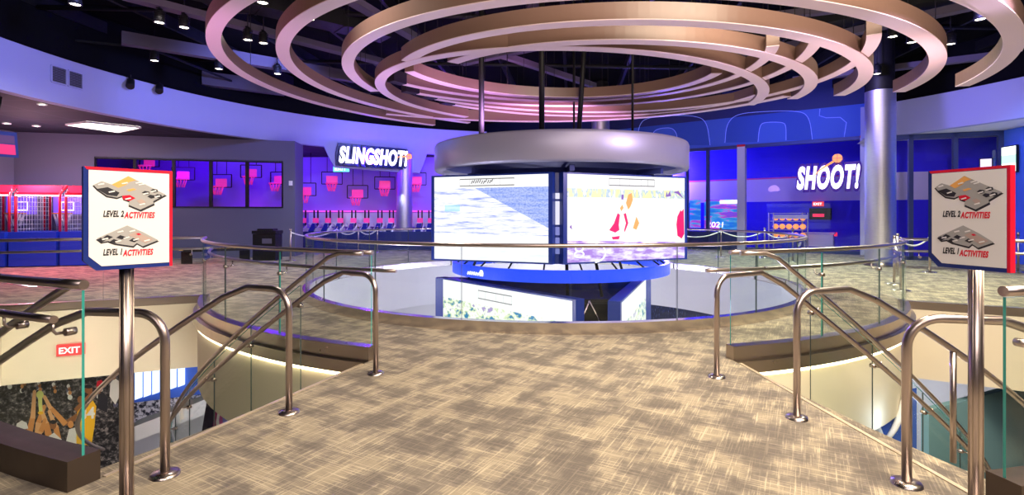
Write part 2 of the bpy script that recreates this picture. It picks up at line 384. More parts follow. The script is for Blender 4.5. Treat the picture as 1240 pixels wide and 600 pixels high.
# dropped ceilings outside the ring
def tilemat(name,base,line,sc):
    m=bpy.data.materials.new(name); m.use_nodes=True; nt=m.node_tree; b=nt.nodes['Principled BSDF']
    tc=nt.nodes.new('ShaderNodeTexCoord'); br=nt.nodes.new('ShaderNodeTexBrick'); nt.links.new(tc.outputs['Object'],br.inputs[0])
    br.offset=0; br.inputs['Scale'].default_value=1; br.inputs['Brick Width'].default_value=sc; br.inputs['Row Height'].default_value=sc; br.inputs['Mortar Size'].default_value=.02
    br.inputs['Color1'].default_value=(*base,1); br.inputs['Color2'].default_value=(*[c*.9 for c in base],1); br.inputs['Mortar'].default_value=(*line,1)
    nt.links.new(br.outputs[0],b.inputs['Base Color']); b.inputs['Roughness'].default_value=.8; return m
mt['ceil_tile']=tilemat('dark_ceiling_tile',(.014,.013,.030),(.05,.045,.075),1.2)
soL=arc(FC,FR+.2,R_(103),R_(215),40); so=[(soL[-1][0],-6),(-22,-6),(-22,30),(soL[0][0],30)]
struct(loopfill('ceiling_left',soL+so,[],ZS+.01,mt['ceil_tile'],True))
soR=arc(FC,FR+.2,R_(-25),R_(33),30)
struct(loopfill('ceiling_right',soR+[(12.6,19.3),(20,19.3),(20,soR[0][1])],[],ZS+.01,mt['soffit'],True))

# ---------------------------------------------------------------- walls
def wall(name,a,b,z0,z1,mat,th=.2,hole=None,side=1):
    """a,b plan points; hole (s0,s1,zb,zt) along a->b"""
    a=Vector((a[0],a[1]));b=Vector((b[0],b[1])); L=(b-a).length; d=(b-a)/L; n=Vector((-d.y,d.x))*side*th
    mb=MB()
    def blk(s0,s1,za,zb):
        p=a+d*s0;q=a+d*s1
        P=[(p.x,p.y,za),(q.x,q.y,za),(q.x+n.x,q.y+n.y,za),(p.x+n.x,p.y+n.y,za)]; mb.hexa(P+[(x,y,zb) for x,y,_ in P])
    if hole:
        s0,s1,zb,zt=hole; blk(0,s0,z0,z1); blk(s1,L,z0,z1); blk(s0,s1,z0,zb); blk(s0,s1,zt,z1)
    else: blk(0,L,z0,z1)
    return struct(mb.build(name,mat))
WA=Vector((-15.6,16.4)); WB=Vector((-7.6,18.5)); wd=(WB-WA).normalized()
def wallhit(px):   # distance along left wall for a sight line
    k=(px-620)/F; t=(k*WA.y-WA.x)/(wd.x-k*wd.y); return t
s0,s1=wallhit(114),wallhit(343)
wall('wall_left',WA,WB,0,ZS,mt['grey_wall'],.18,(s0,s1,1.70,3.30))
wall('wall_left_return',WB,(-7.75,19.6),0,ZS,mt['grey_wall'],.15)
wall('wall_left_side',(-15.6,16.4),(-18,7),0,ZS,mt['grey_wall'],.2)
WZ0,WZ1=1.70,3.30
# window band in the left wall: mullions, glass
mbf=MB(); n3=Vector((-wd.y,wd.x))
def wp(s,off,z): p=WA+wd*s+n3*off; return Vector((p.x,p.y,z))
mbf.bar(wp(s0,.05,WZ0),wp(s1,.05,WZ0),.1,.07); mbf.bar(wp(s0,.05,WZ1),wp(s1,.05,WZ1),.1,.07)
for px in (114,163,210,255,299,343):
    s=wallhit(px); mbf.bar(wp(s,.05,WZ0),wp(s,.05,WZ1),.1,.07)
struct(mbf.build('window_1',mt['black']))
mbg=MB(); mbg.bar(wp(s0,.06,(WZ0+WZ1)/2),wp(s1,.06,(WZ0+WZ1)/2),.012,WZ1-WZ0); struct(mbg.build('window_2',mt['shopglass']))
# arena room behind
wall('wall_arena_back',(-21,23.6),(-1.4,23.6),0,ZS,mt['curtain'],.2)
wall('wall_arena_right',(-1.9,23.6),(-1.9,21.5),0,ZS,mt['curtain'],.2)
mb=MB(); mb.bar((-21,23.5,1.62),(-1.9,23.5,1.62),.12,.06); struct(mb.build('trim_11',M('pink_glow_ledge',(.9,.2,.6),.4,0,(1,.1,.6),.6)))  # pink light on the ledge is put in as emission
# sign bulkhead hanging below the fascia over the arena entrance
def fas(px,r=FR):
    k=(px-620)/F; A=k*k+1; B=-2*(k*FC[0]+FC[1]); c=FC[0]**2+FC[1]**2-r*r; Y=(-B+math.sqrt(B*B-4*A*c))/(2*A); return Vector((k*Y,Y))
bk=[(392,ZS),(405,3.28),(508,3.22),(517,ZS)]
mb=MB(); A=[];B=[]
pts=[(392,ZS+.02),(398,3.66),(405,3.28),(430,3.27),(456,3.25),(482,3.23),(508,3.22),(513,3.62),(517,ZS+.02)]
mbk=MB(); inn=[fas(p[0]) for p in pts]; out=[fas(p[0],FR+.25) for p in pts]
mbk.ribbon(inn,out,[p[1] for p in pts],ZS+.03,(0,0,0,0)); struct(mbk.build('trim_12',mt['fascia']))
# far bulkhead mural and shopfront wall
SA=Vector((12.9,19.09)); SB=Vector((4.2,25.64)); sd=(SB-SA).normalized(); sn=Vector((sd.y,-sd.x))
def shop(px):
    k=(px-620)/F; return (k*SA.y-SA.x)/(sd.x-k*sd.y)
def sp(s,off,z): p=SA+sd*s+sn*off; return Vector((p.x,p.y,z))
sL=shop(700)
mb=MB()
def slab(mb,s0,s1,z0,z1,o0,o1,mi=0):
    P=[sp(s0,o0,z0),sp(s1,o0,z0),sp(s1,o1,z0),sp(s0,o1,z0)]; mb.hexa(P+[p+Vector((0,0,z1-z0)) for p in P],mi)
slab(mb,0,sL,4.33,5.5,0,.3); struct(mb.build('wall_mural',mt['blue_wall']))
mb=MB(); slab(mb,-.3,sL+8,5.5,6.6,-.02,.3); slab(mb,sL,sL+8,0,5.5,.0,.3); struct(mb.build('wall_back',mt['deep_blue']))
OUT=-sd # reading direction (left to right from camera) is from SB to SA
mt['outline']=M('pale_blue_line',(.35,.45,1),.5,0,(.10,.16,.9),.35)
mt['digit']=M('blue_digit_paint',(.03,.10,.55),.6)
def mwall(px,py,off=-.02):
    p=sp(shop(px),off,0); p.z=EYE+(HZ-py)/F*p.y; return p
def smooth(P,n=3):
    for _ in range(n):
        Q_=[P[0]]
        for a,b in zip(P,P[1:]): Q_+= [(a[0]*.75+b[0]*.25,a[1]*.75+b[1]*.25),(a[0]*.25+b[0]*.75,a[1]*.25+b[1]*.75)]
        P=Q_+[P[-1]]
    return P
DG=[[(772,170),(774,152),(782,143),(812,140),(840,140),(856,146),(860,176)],[(788,177),(790,160),(800,155),(818,155),(822,176)],
 [(878,173),(880,150),(892,138),(925,135),(965,134),(980,140),(984,170)],[(918,172),(920,152),(926,148),(948,148),(952,152),(952,170)],
 [(993,132),(992,143),(1026,142),(1022,168)]]
mb=MB()
for P in DG: mb.tube([mwall(*p) for p in smooth(P,3 if P is not DG[4] else 1)],.012,6)
struct(mb.build('trim_20',mt['outline']))
mb=MB()
for a,b in ((0,1),(2,3)):
    Lo=smooth(DG[a],2); Li=smooth(DG[b],2); 
    n_=len(Lo)-1
    def samp(L,t): 
        x=t*(len(L)-1); i=min(int(x),len(L)-2); f_=x-i; return (L[i][0]*(1-f_)+L[i+1][0]*f_,L[i][1]*(1-f_)+L[i+1][1]*f_)
    for k in range(24):
        p,q,r_,w_=samp(Lo,k/24),samp(Lo,(k+1)/24),samp(Li,(k+1)/24),samp(Li,k/24)
        mb.quad(mwall(*p,-.01),mwall(*q,-.01),mwall(*r_,-.01),mwall(*w_,-.01))
struct(mb.build('trim_21',mt['digit']))
# shopfront frame
mb=MB()
def post(mb,px,wd_,z0,z1,mi=0,off=-.05,dp=.18):
    s=shop(px); slab(mb,s-wd_/2,s+wd_/2,z0,z1,off,off+dp,mi)
post(mb,898,.30,0,4.33,0,-.1,.3); post(mb,1047,.26,0,4.33,0,-.1,.3)
post(mb,898,.31,4.25,4.34,1,-.11,.32); post(mb,1047,.27,4.25,4.34,1,-.11,.32)
struct(mb.build('window_3',[mt['frame_light'],mt['red']]))
mb=MB(); post(mb,857,.12,0,4.33); post(mb,832,.1,0,4.33); slab(mb,0,sL,4.2,4.33,-.05,.15); slab(mb,0,sL,0,.12,-.03,.12); slab(mb,shop(893),sL,.12,.75,0,.08)
struct(mb.build('window_4',mt['frame_dark']))
mb=MB(); slab(mb,0,sL,.1,4.2,.04,.055); struct(mb.build('window_5',mt['shopglass']))
# inside the shop: back wall with a pale stripe
BO=2.6
mt['shop_blue']=M('shop_blue_paint',(.03,.01,.80),.6); mt['stripe']=M('lavender_stripe',(.72,.62,.80),.6); mt['magline']=M('magenta_line',(.9,.05,.35),.5)
def back(mb,a,b,z0,z1,off,mi): slab(mb,a,b,z0,z1,BO-off,BO+.15,mi)
mb=MB(); a,b=-6,sL+2
zA,zB=2.05,3.05
back(mb,a,b,0,zA,0,0); back(mb,a,b,zA,zB,0,1); back(mb,a,b,zB,zB+.06,.01,2); back(mb,a,b,zB+.06,5,0,0)
struct(mb.build('wall_shop',[mt['shop_blue'],mt['stripe'],mt['magline']]))
# right shopfront (four bays) and side wall
QA=Vector((12.1,17.3)); QB=Vector((15.05,16.2)); qd=(QB-QA).normalized(); qn=Vector((-qd.y,qd.x))
def qp(s,off,z): p=QA+qd*s+qn*off; return Vector((p.x,p.y,z))
def qh(px): k=(px-620)/F; return (k*QA.y-QA.x)/(qd.x-k*qd.y)
def qslab(mb,s0,s1,z0,z1,o0,o1,mi=0):
    P=[qp(s0,o0,z0),qp(s1,o0,z0),qp(s1,o1,z0),qp(s0,o1,z0)]; mb.hexa(P+[p+Vector((0,0,z1-z0)) for p in P],mi)
mb=MB()
for px in (1075,1103,1157,1212): s=qh(px); qslab(mb,s-.06,s+.06,0,ZS,-.04,.12)
qslab(mb,qh(1070),qh(1213),ZS-.14,ZS,-.04,.12); qslab(mb,qh(1070),qh(1213),0,.12,-.04,.12)
struct(mb.build('window_6',mt['frame_dark']))
mb=MB(); qslab(mb,qh(1070),qh(1213),.1,ZS-.1,.03,.045); struct(mb.build('window_7',mt['shopglass']))
mb=MB()
for z0,z1,mi in ((0,1.98,0),(1.98,2.95,1),(2.95,4.1,0)): qslab(mb,.5,5.2,z0,z1,1.6,1.75,mi)
struct(mb.build('wall_shop_right',[mt['shop_blue'],mt['stripe']]))
wall('wall_right',QB,(14.2,9.0),0,ZS,mt['blue_wall'],.2,side=1)
wall('wall_rear',(-20,-6),(20,-6),0,6.5,mt['grey_wall'],.2,side=-1)
wall('wall_far_right',(20,-6),(20,30),-4.3,6.5,mt['grey_wall'],.2,side=-1)
wall('wall_far_left',(-22,-6),(-22,30),-4.3,6.5,mt['grey_wall'],.2)
wall('wall_far_back',(-22,30),(20,30),-4.3,6.5,mt['deep_blue'],.2)
wall('wall_lower_rear',(-22,-6),(20,-6),-4.3,0,mt['grey_wall'],.2,side=-1)

# ---------------------------------------------------------------- columns
def column(label,loc,r,h,hb):
    t=thing('round_column',label,'column',loc)
    mb=MB(); mb.lathe(loc,[(r,0),(r,h)],48); 
    for z in (h*.36,h*.7): mb.lathe(loc,[(r+.002,z-.006),(r-.006,z),(r+.002,z+.006)],48)
    mb.build('shaft',mt['column'],t)
    mb=MB(); mb.lathe(loc,[(r+.02,0),(r+.02,.12),(r,.125)],48); mb.build('base_ring',mt['shoe'],t)
    if hb: mb=MB(); mb.lathe(loc,[(r-.03,h),(r-.03,hb)],32); mb.build('upper_shaft',mt['black'],t)
column('thick satin metal column beside the SHOOT! shopfront',(10.52,15.1,0),.375,4.98,6.55)
column('blue-lit round column under the SLINGSHOT! bulkhead',(-4.5,22.1,0),.33,ZS,None)
column('short visible column top rising behind the scoreboard drum',(3.4,20.3,0),.34,5.1,6.55)

# ---------------------------------------------------------------- ceiling rings
Q=2.33
def ringz(x,y): return EYE+Q-.04*x+.03*y
def ring(label,c,r,a0,a1,dz=0,name='ceiling_ring',group='curved wood rings hung from the ceiling',w_=.21,h_=.23,caps=False):
    c=(c[0]*Q,c[1]*Q); r*=Q
    a0,a1=R_(a0),R_(a1); n=max(40,int(abs(a1-a0)*r/.14))
    O=arc(c,r,a0,a1,n); I=arc(c,r-w_,a0,a1,n)
    zi=[ringz(p[0],p[1])+dz for p in O]
    t=thing(name,label,'ceiling ring',(c[0],c[1],ringz(*c)),group)
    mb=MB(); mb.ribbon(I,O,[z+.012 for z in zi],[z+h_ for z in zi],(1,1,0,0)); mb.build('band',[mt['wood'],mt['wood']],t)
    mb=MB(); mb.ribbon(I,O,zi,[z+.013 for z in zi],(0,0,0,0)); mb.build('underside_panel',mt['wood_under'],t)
    for k in range(4,n-2,max(8,n//7)):
        p=O[k]; q=I[k]; x,y=(p[0]+q[0])/2,(p[1]+q[1])/2; mb=MB(); mb.cyl((x,y,zi[k]+h_-.01),(x,y,6.6),.006,6); mb.build('suspension_rod',mt['black'],t)
    if caps:
        mb=MB(); p=Vector((*O[0],0)); q=Vector((*I[0],0)); d=(q-p).normalized(); tt=(Vector((*O[1],0))-p).normalized()
        a=p-d*.02; b=q+d*.02; e=tt*.34
        P=[(v.x,v.y,zi[0]-.012) for v in (a-tt*.01,b-tt*.01,b+e,a+e)]; mb.hexa(P+[(x,y,zi[0]+h_+.02) for x,y,_ in P]); mb.build('unlit_end_block',mt['unlit_end'],t)  # black block stands in for the arc's unlit cut end
    return t
ring('outermost curved wooden ring, its left curve widest in view',(.62,5.01),3.05,125,322,0)
ring('second wooden ring inward, cut end above the right fascia',(.85,4.81),2.74,122,343+0)
ring('third wooden ring inward, cut end above the metal column',(.91,4.77),2.33,170,348)
ring('wooden ring passing highest across the centre front, brown face lit at right',(.92,4.78),1.94,206,352)
ring('wooden ring just inside the highest front band',(.89,4.87),1.67,215,355)
ring('innermost wooden ring directly above the scoreboard drum',(.52,5.2),1.81,128,356,-.004)
ring('shortest far arc, uppermost of the stacked far bands',(.32,3.95),1.25,163,0,.012,w_=.19,h_=.22)
def plane(px,py):
    u=(px-620)/F; v=(HZ-py)/F; d=1/(v+.04*u-.03); return Vector((u*d,d))
def circ3(a,b,c):
    ax,ay=a;bx,by=b;cx,cy=c; d=2*(ax*(by-cy)+bx*(cy-ay)+cx*(ay-by))
    ux=((ax*ax+ay*ay)*(by-cy)+(bx*bx+by*by)*(cy-ay)+(cx*cx+cy*cy)*(ay-by))/d
    uy=((ax*ax+ay*ay)*(cx-bx)+(bx*bx+by*by)*(ax-cx)+(cx*cx+cy*cy)*(bx-ax))/d
    return (ux,uy),math.hypot(ax-ux,ay-uy)
for k,(lab,p0,p1,p2) in enumerate((('second far arc, begins at the highest black end block',(470,100),(653,124.5),(944,57)),('third far arc, begins at the second black end block',(487,113),(653,130.5),(996,54)),
   ('fourth far arc, begins at the third black end block',(510,120),(653,137),(1068,44)),('fifth far arc, begins at the lowest and rightmost black end block',(533,127.5),(653,142),(922,118)))):
    a,b,c=plane(*p0),plane(*p1),plane(*p2); cc_,r_=circ3(a,b,c)
    g0=math.degrees(math.atan2(a.y-cc_[1],a.x-cc_[0])); g1=math.degrees(math.atan2(c.y-cc_[1],c.x-cc_[0]))
    ring(lab,cc_,r_,g0,g1,.02+.008*k,w_=.17,h_=.2,caps=True)
ring('lowest far arc, its pale underside just over the blue mural',(-.46,3.84),3.0,112,15,-.008,w_=.19,h_=.3)

# ---------------------------------------------------------------- ceiling beams
def beam(label,a,b,w_=.22,h_=.3,bottom=None):
    mb=MB(); mb.bar(a,b,w_,h_,0); 
    o=mb.build('ceiling_beam',mt['beam']); tag(o,label,'beam','painted beams under the black ceiling'); return o
ZB=5.75
def cz(px,py,z=ZB): Y=(z-EYE)*F/(HZ-py); return Vector(((px-620)/F*Y,Y,z))
for lab,a,b,w_,h_ in [
 ('purple-lit long beam crossing behind the widest left ring',cz(150,-6),cz(470,77),.26,.14),
 ('purple-lit beam starting left of the track lights over the vent',cz(147,46),cz(430,94),.24,.3),
 ('short blue-edged beam low over the left fascia',cz(244,95),cz(345,108),.3,.42),
 ('diagonal beam between the third ring and the centre bands',cz(405,-12),cz(530,62),.24,.14),
 ('beam stub at the top edge above the centre bands',cz(655,-14),cz(645,12),.3,.14),
 ('grey beam running to the upper right corner',cz(900,68),cz(1225,-4),.24,.16),
 ('grey beam ending over the right fascia',cz(960,97),cz(1215,66),.24,.16),
 ('grey beam crossing above the brown front band at right',cz(880,26),cz(1020,10),.2,.14),
 ('thin dark cross beam high over the scoreboard',cz(560,75),cz(720,40),.2,.2),
 ('grey diagonal beam visible inside the ring centre',cz(600,64),cz(720,104),.16,.16)]:
    beam(lab,a,b,w_,h_)
mb=MB()
for x in range(-12,15,2): mb.bar((x,2,6.35),(x+2.5,24,6.35),.09,.3)
for y in range(4,24,4): mb.cyl((-12,y,6.2),(14,y+1.5,6.2),.06,8)
mb.lathe((-3,9.5,5.9),[(.0,0),(.5,0),(.5,.35),(0,.35)],16)
struct(mb.build('trim_13',mt['black']))
# duct boxes
for lab,c,d,rz in [('long black rectangular duct above the left rings',(-5.5,11.5,6.1),(6,.6,.4),.7),('black duct above the right rings',(8,12,6.1),(6,.6,.4),-.7)]:
    mb=MB(); mb.box(c,d,rz); 
    for k in (-.3,0,.3): mb.box((c[0]+d[0]*k*math.cos(rz),c[1]+d[0]*k*math.sin(rz),c[2]),(.04,d[1]+.04,d[3-1]+.04),rz)
    tag(mb.build('air_duct',mt['black']),lab,'duct')

# ---------------------------------------------------------------- track lights
def make_track(label,loc):
    t=thing('track_light',label,'spotlight',loc,'ceiling spotlights with bright lenses')
    x,y,z=loc
    mb=MB(); mb.cyl((x,y,z+.28),(x,y,6.6),.012,8); mb.box((x,y,z+.29),(.05,.12,.03)); mb.build('stem',mt['black'],t)
    mb=MB(); mb.lathe(loc,[(.0,.26),(.07,.26),(.10,.10),(.11,0),(.095,0),(.085,.02)],20)
    for k in (.14,.18,.22): mb.lathe(loc,[(.1,k-.008),(.108,k),(.1,k+.008)],20)
    mb.build('lamp_housing',mt['black'],t)
    mb=MB(); mb.lathe(loc,[(.0,.018),(.088,.018)],20); mb.build('lens',mt['lens'],t)
    return t
TL=[(91,6,'above the left edge, nearest the top left corner'),(193,28,'left of the pair above the long purple beam'),(223,34,'right one of the pair beside the widest ring'),
(30,57,'hanging alone just over the left fascia'),(187,74,'small, over the middle of the left fascia'),(265,84,'small, below the widest ring left curve'),
(300,49,'left lamp of the pair framed inside the widest ring'),(319,53,'right lamp of the pair framed inside the widest ring'),(318,4,'at top edge between the two widest rings'),
(336,90,'small, between the widest and second rings low down'),(375,24,'touching the inner side of the second ring'),(955,4,'at the top edge right of centre'),
(1081,45,'on the right behind the third ring, tilted'),(1104,52,'just right of the tilted lamp on the right'),(1107,42,'above and behind the tilted lamp on the right'),(1151,54,'by the outer edge of the third ring at right'),
(1187,24,'large, near the upper right corner'),(1062,90,'tiny, directly above the metal column')]
t0=None
for i,(px,py,ph) in enumerate(TL):
    p=cz(px,py,5.35); lab='black ceiling spotlight with glowing lens, '+ph
    if t0 is None: t0=make_track(lab,tuple(p)); P0=p
    else: dup(t0,p,None,lab)
# track rail along left
mb=MB(); mb.bar(cz(18,42,5.75),cz(180,58,5.75),.05,.05); mb.bar(cz(180,58,5.75),cz(280,98,5.75),.05,.05)
tag(mb.build('light_track',mt['black']),'thin black lighting track above the left fascia','track')
# accent spots on fascia (dark heads)
for px,py,ph in ((158,101,'left'),(193,107,'right')):
    P=fas(px,FR-.12); loc=Vector((P.x,P.y,EYE+(HZ-py)/F*P.y))
    t=thing('fascia_spotlight','small black unlit spotlight on the left fascia edge, %s one of two'%ph,'spotlight',loc,'black spotlights on the fascia edge')
    mb=MB(); mb.bar(loc+Vector((0,0,.12)),Vector((loc.x,loc.y,ZT+.06)),.03,.03); mb.build('bracket',mt['black'],t)
    mb=MB(); d=Vector((.06,-.1,-.12)); mb.tube([loc-d,loc-d*.8,loc+d*.8,loc+d],[.06,.09,.1,.085],16); mb.build('lamp_head',mt['black'],t)
# vent
va=fas(61,FR-.02); vb=fas(101,FR-.02); t=thing('wall_vent','pale double louvre air vent on the left fascia','vent',(va.x,va.y,4.3))
vz0,vz1=4.50,4.88
mb=MB(); 
for k in range(2):
    a=va.lerp(vb,.03+.5*k); b=va.lerp(vb,.47+.5*k)
    for z in (vz0,vz1): mb.bar((a.x,a.y,z),(b.x,b.y,z),.03,.03)
    for q in (a,b): mb.bar((q.x,q.y,vz0),(q.x,q.y,vz1),.03,.03)
mb.build('frame',mt['fascia'],t)
mb=MB()
for k in range(2):
    a=va.lerp(vb,.04+.5*k); b=va.lerp(vb,.46+.5*k)
    for j in range(9):
        z=vz0+.03+(vz1-vz0-.05)*j/8.5; mb.bar((a.x,a.y,z),(b.x,b.y,z),.02,.018)
mb.build('louvre',mt['grey_wall'],t)
mb=MB(); a=fas(62,FR-.006); b=fas(100,FR-.006); mb.bar((a.x,a.y,(vz0+vz1)/2),(b.x,b.y,(vz0+vz1)/2),.008,vz1-vz0); mb.build('backing',mt['black'],t)
# flat panel light in the left soffit
def cs(px,py): return cz(px,py,ZS-.02)
P=[cs(80,151),cs(105,148),cs(170,154.5),cs(143,160)]
t=thing('panel_light','glowing rectangular flat panel light in the dark left soffit','ceiling light',sum(P,Vector())/4)
mb=MB(); mb.hexa(P+[p+Vector((0,0,.03)) for p in P]); mb.build('diffuser',mt['panel_light'],t)
mb=MB()
for i in range(4): mb.bar(P[i],P[(i+1)%4],.05,.05)
mb.build('frame',mt['white'],t)
for px,py,ph in ((51,127,'nearest the fascia'),(44,153,'nearest the hanging screen'),(8,150,'at the far left edge')):
    p=cz(px,py,ZS-.015); t=thing('recessed_downlight','tiny recessed downlight in the dark left soffit, %s'%ph,'ceiling light',p,'recessed lights in the left soffit')
    mb=MB(); mb.lathe(p,[(.06,0),(.09,-.01),(.1,.01)],16); mb.build('trim_ring',mt['white'],t)
    mb=MB(); mb.lathe(p,[(0,.004),(.06,.004)],16); mb.build('lens',mt['lens'],t)

# ---------------------------------------------------------------- scoreboard
SC=Vector((1.0,11.2,0))
sb=thing('hanging_scoreboard','huge round hanging scoreboard with drum top, four upper screens and blue ring','scoreboard',(SC.x,SC.y,2.85))
mb=MB(); mb.lathe(SC,[(2.35,2.86),(2.60,2.85),(2.62,2.80),(2.62,2.37),(2.59,2.33),(2.45,2.33),(2.42,2.42)],96); mb.build('drum',mt['drum'],sb)
mb=MB(); mb.lathe(SC,[(0,2.42),(2.43,2.42)],64); 
for k in range(8):
    a=k*math.pi/4; mb.bar((SC.x,SC.y,2.24),(SC.x+2.4*math.cos(a),SC.y+2.4*math.sin(a),2.24),.08,.1)
mb.lathe(SC,[(1.9,2.18),(1.95,2.28)],48)
mb.build('truss',mt['deep_blue'],sb)
for px,Y,dx in ((583,10.4,0),(656,10.2,0),(695,12.4,0),(706,11.6,.12),(766,10.6,0)):
    p=at(px,150,Y); mb=MB(); mb.cyl((p.x-dx,Y,2.8),(p.x+dx,Y,6.6),.055 if px in(583,656,706) else .025,12); mb.build('hanging_rod',mt['black'],sb)
def uvquad(name,a,b,c,d,mat,parent):
    me=bpy.data.meshes.new(name); me.from_pydata([tuple(x) for x in (a,b,c,d)],[],[(0,1,2,3)]); uv=me.uv_layers.new(name='UVMap')
    for i,q in enumerate(((0,0),(1,0),(1,1),(0,1))): uv.data[i].uv=q
    me.materials.append(mat); o=bpy.data.objects.new(name,me); C.objects.link(o); par(o,parent); return o
# screen pictures
def sep(nt,uv):
    n=nt.nodes.new('ShaderNodeSeparateXYZ'); nt.links.new(uv,n.inputs[0]); return n.outputs[0],n.outputs[1]
def band(nt,x,lo,hi):
    return mth(nt,'MULTIPLY',mth(nt,'GREATER_THAN',x,lo),mth(nt,'LESS_THAN',x,hi))
def scr_ice(nt,uv):
    x,y=sep(nt,uv)
    a=noise(nt,uv,1,5,.7,(4,26,1),.5); b=noise(nt,uv,3,3,.5)
    base=ramp(nt,a,[(.34,(.25,.32,.78)),(.46,(.70,.74,1)),(.56,(1,1,1))])
    d=mth(nt,'ADD',mth(nt,'MULTIPLY',x,.75),mth(nt,'SUBTRACT',y,.72)) # blue field upper right
    blue=ramp(nt,noise(nt,uv,60,3,.6),[(.4,(.06,.16,.62)),(.6,(.28,.40,.95))])
    c=mixc(nt,mth(nt,'MULTIPLY',mth(nt,'GREATER_THAN',d,.42),.75),base,blue)
    c=mixc(nt,mth(nt,'MULTIPLY',mth(nt,'LESS_THAN',y,.30),.75),c,(1,1,1))
    g=mth(nt,'MULTIPLY',band(nt,x,.1,.24),band(nt,y,.58,.66)); c=mixc(nt,mth(nt,'MULTIPLY',g,b),c,(.02,.6,.6))
    return mixc(nt,mth(nt,'GREATER_THAN',y,.86),c,(1,1,1))
def scr_game(nt,uv):
    x,y=sep(nt,uv)
    a=noise(nt,uv,5,3,.5); base=ramp(nt,a,[(.4,(1,1,.86)),(.6,(1,1,1))])
    st=ramp(nt,noise(nt,uv,1,2,.6,(26,5,1)),[(.45,(.9,.95,.25)),(.55,(.15,.35,.65)),(.62,(1,1,.8))])
    c=mixc(nt,mth(nt,'MULTIPLY',band(nt,y,.74,.84),.75),base,st)
    pu=ramp(nt,noise(nt,uv,1,3,.6,(7,14,1)),[(.42,(.42,.22,.75)),(.52,(.75,.6,1)),(.6,(1,.9,1))])
    c=mixc(nt,mth(nt,'LESS_THAN',mth(nt,'ADD',y,mth(nt,'MULTIPLY',x,.05)),.25),c,pu)
    return mixc(nt,mth(nt,'GREATER_THAN',y,.86),c,(1,1,1))
def scr_low(nt,uv):
    x,y=sep(nt,uv)
    a=noise(nt,uv,1,4,.6,(16,12,1)); base=ramp(nt,a,[(.40,(.0,.20,.42)),(.46,(.75,.85,.45)),(.52,(1,1,1)),(.58,(.9,1,.75)),(.62,(.40,.30,.6))])
    return mixc(nt,mth(nt,'GREATER_THAN',y,.83),base,(1,1,1))
mt['scr_ice']=screenmat('ice_screen',scr_ice,.95); mt['scr_game']=screenmat('game_screen',scr_game,.95); mt['scr_low']=screenmat('lower_screen',scr_low,.9)
mt['scr_grey']=flat('screen_grey_line',(.30,.30,.30),.6); mt['scr_red']=flat('screen_red',(1,.0,.12),1); mt['scr_or']=flat('screen_orange',(1,.35,.1),1)
mt['scr_line']=flat('screen_white_line',(1,1,1),1.2); mt['scr_ind']=flat('screen_indigo',(.25,.12,.5),.8)
SCREENS=[]
def screen(A,B,z0,z1,mat,parent,th=.22,ext=.07):
    """A left plan point, B right plan point, as seen from outside"""
    A=Vector((A[0],A[1],0));B=Vector((B[0],B[1],0)); r=(B-A).normalized(); n=r.cross(Vector((0,0,1))); L=(B-A).length
    mb=MB(); ex=r*ext; P=[A-n*.01-ex,B-n*.01+ex,B-n*th+ex,A-n*th-ex]; mb.hexa([p+Vector((0,0,z0-.03)) for p in P]+[p+Vector((0,0,z1+.03)) for p in P]); 
    f=mb.build('screen_cabinet',mt['navy'],parent)
    s=uvquad('screen',A+Vector((0,0,z0)),B+Vector((0,0,z0)),B+Vector((0,0,z1)),A+Vector((0,0,z1)),mat,f)
    return A,r,n,L,f
U1=at(526,210,9.75); U2=at(664,210,8.9); U3=at(687,210,8.9); U4=at(829,210,9.95)
z0,z1=.64,2.14
A,r,n,L,fI=screen(U1,U2,z0,z1,mt['scr_ice'],sb)
def box_lines(A,r,n,L,x0,x1,y0,y1,cells,parent,z0,z1,glyph=None):
    mb=MB(); H=z1-z0; o=n*.004
    X=lambda x,y: A+r*(x*L)+Vector((0,0,z0+y*H))+o
    for a,b in (((x0,y0),(x1,y0)),((x1,y0),(x1,y1)),((x1,y1),(x0,y1)),((x0,y1),(x0,y0))): mb.bar(X(*a),X(*b),.004,.02)
    for c in cells: mb.bar(X(c,y0),X(c,y1),.004,.018)
    mb.build('score_box',mt['scr_grey'],parent)
box_lines(A,r,n,L,.24,.72,.885,.965,(.33,.55,.6),fI,z0,z1)
random.seed(3)
mb=MB()
for k in range(11):
    x=.345+.018*k; a=A+r*(x*L)+Vector((0,0,z0+(.905+.02*random.random())*1.5))+n*.005; mb.bar(a,a+r*.03+Vector((0,0,.06)),.004,.02)
mb.build('score_marks',mt['scr_grey'],fI)
A2,r2,n2,L2,fG=screen(U3,U4,z0,z1,mt['scr_game'],sb)
box_lines(A2,r2,n2,L2,.33,.72,.885,.965,(.42,.5,.6,.66),fG,z0,z1)
def spoly(A,r,n,L,z0,z1,pts,mat,parent,name,off=.006):
    mb=MB(); mb.poly([A+r*(x*L)+Vector((0,0,z0+y*(z1-z0)))+n*off for x,y in pts]); return mb.build(name,mat,parent,recalc=False)
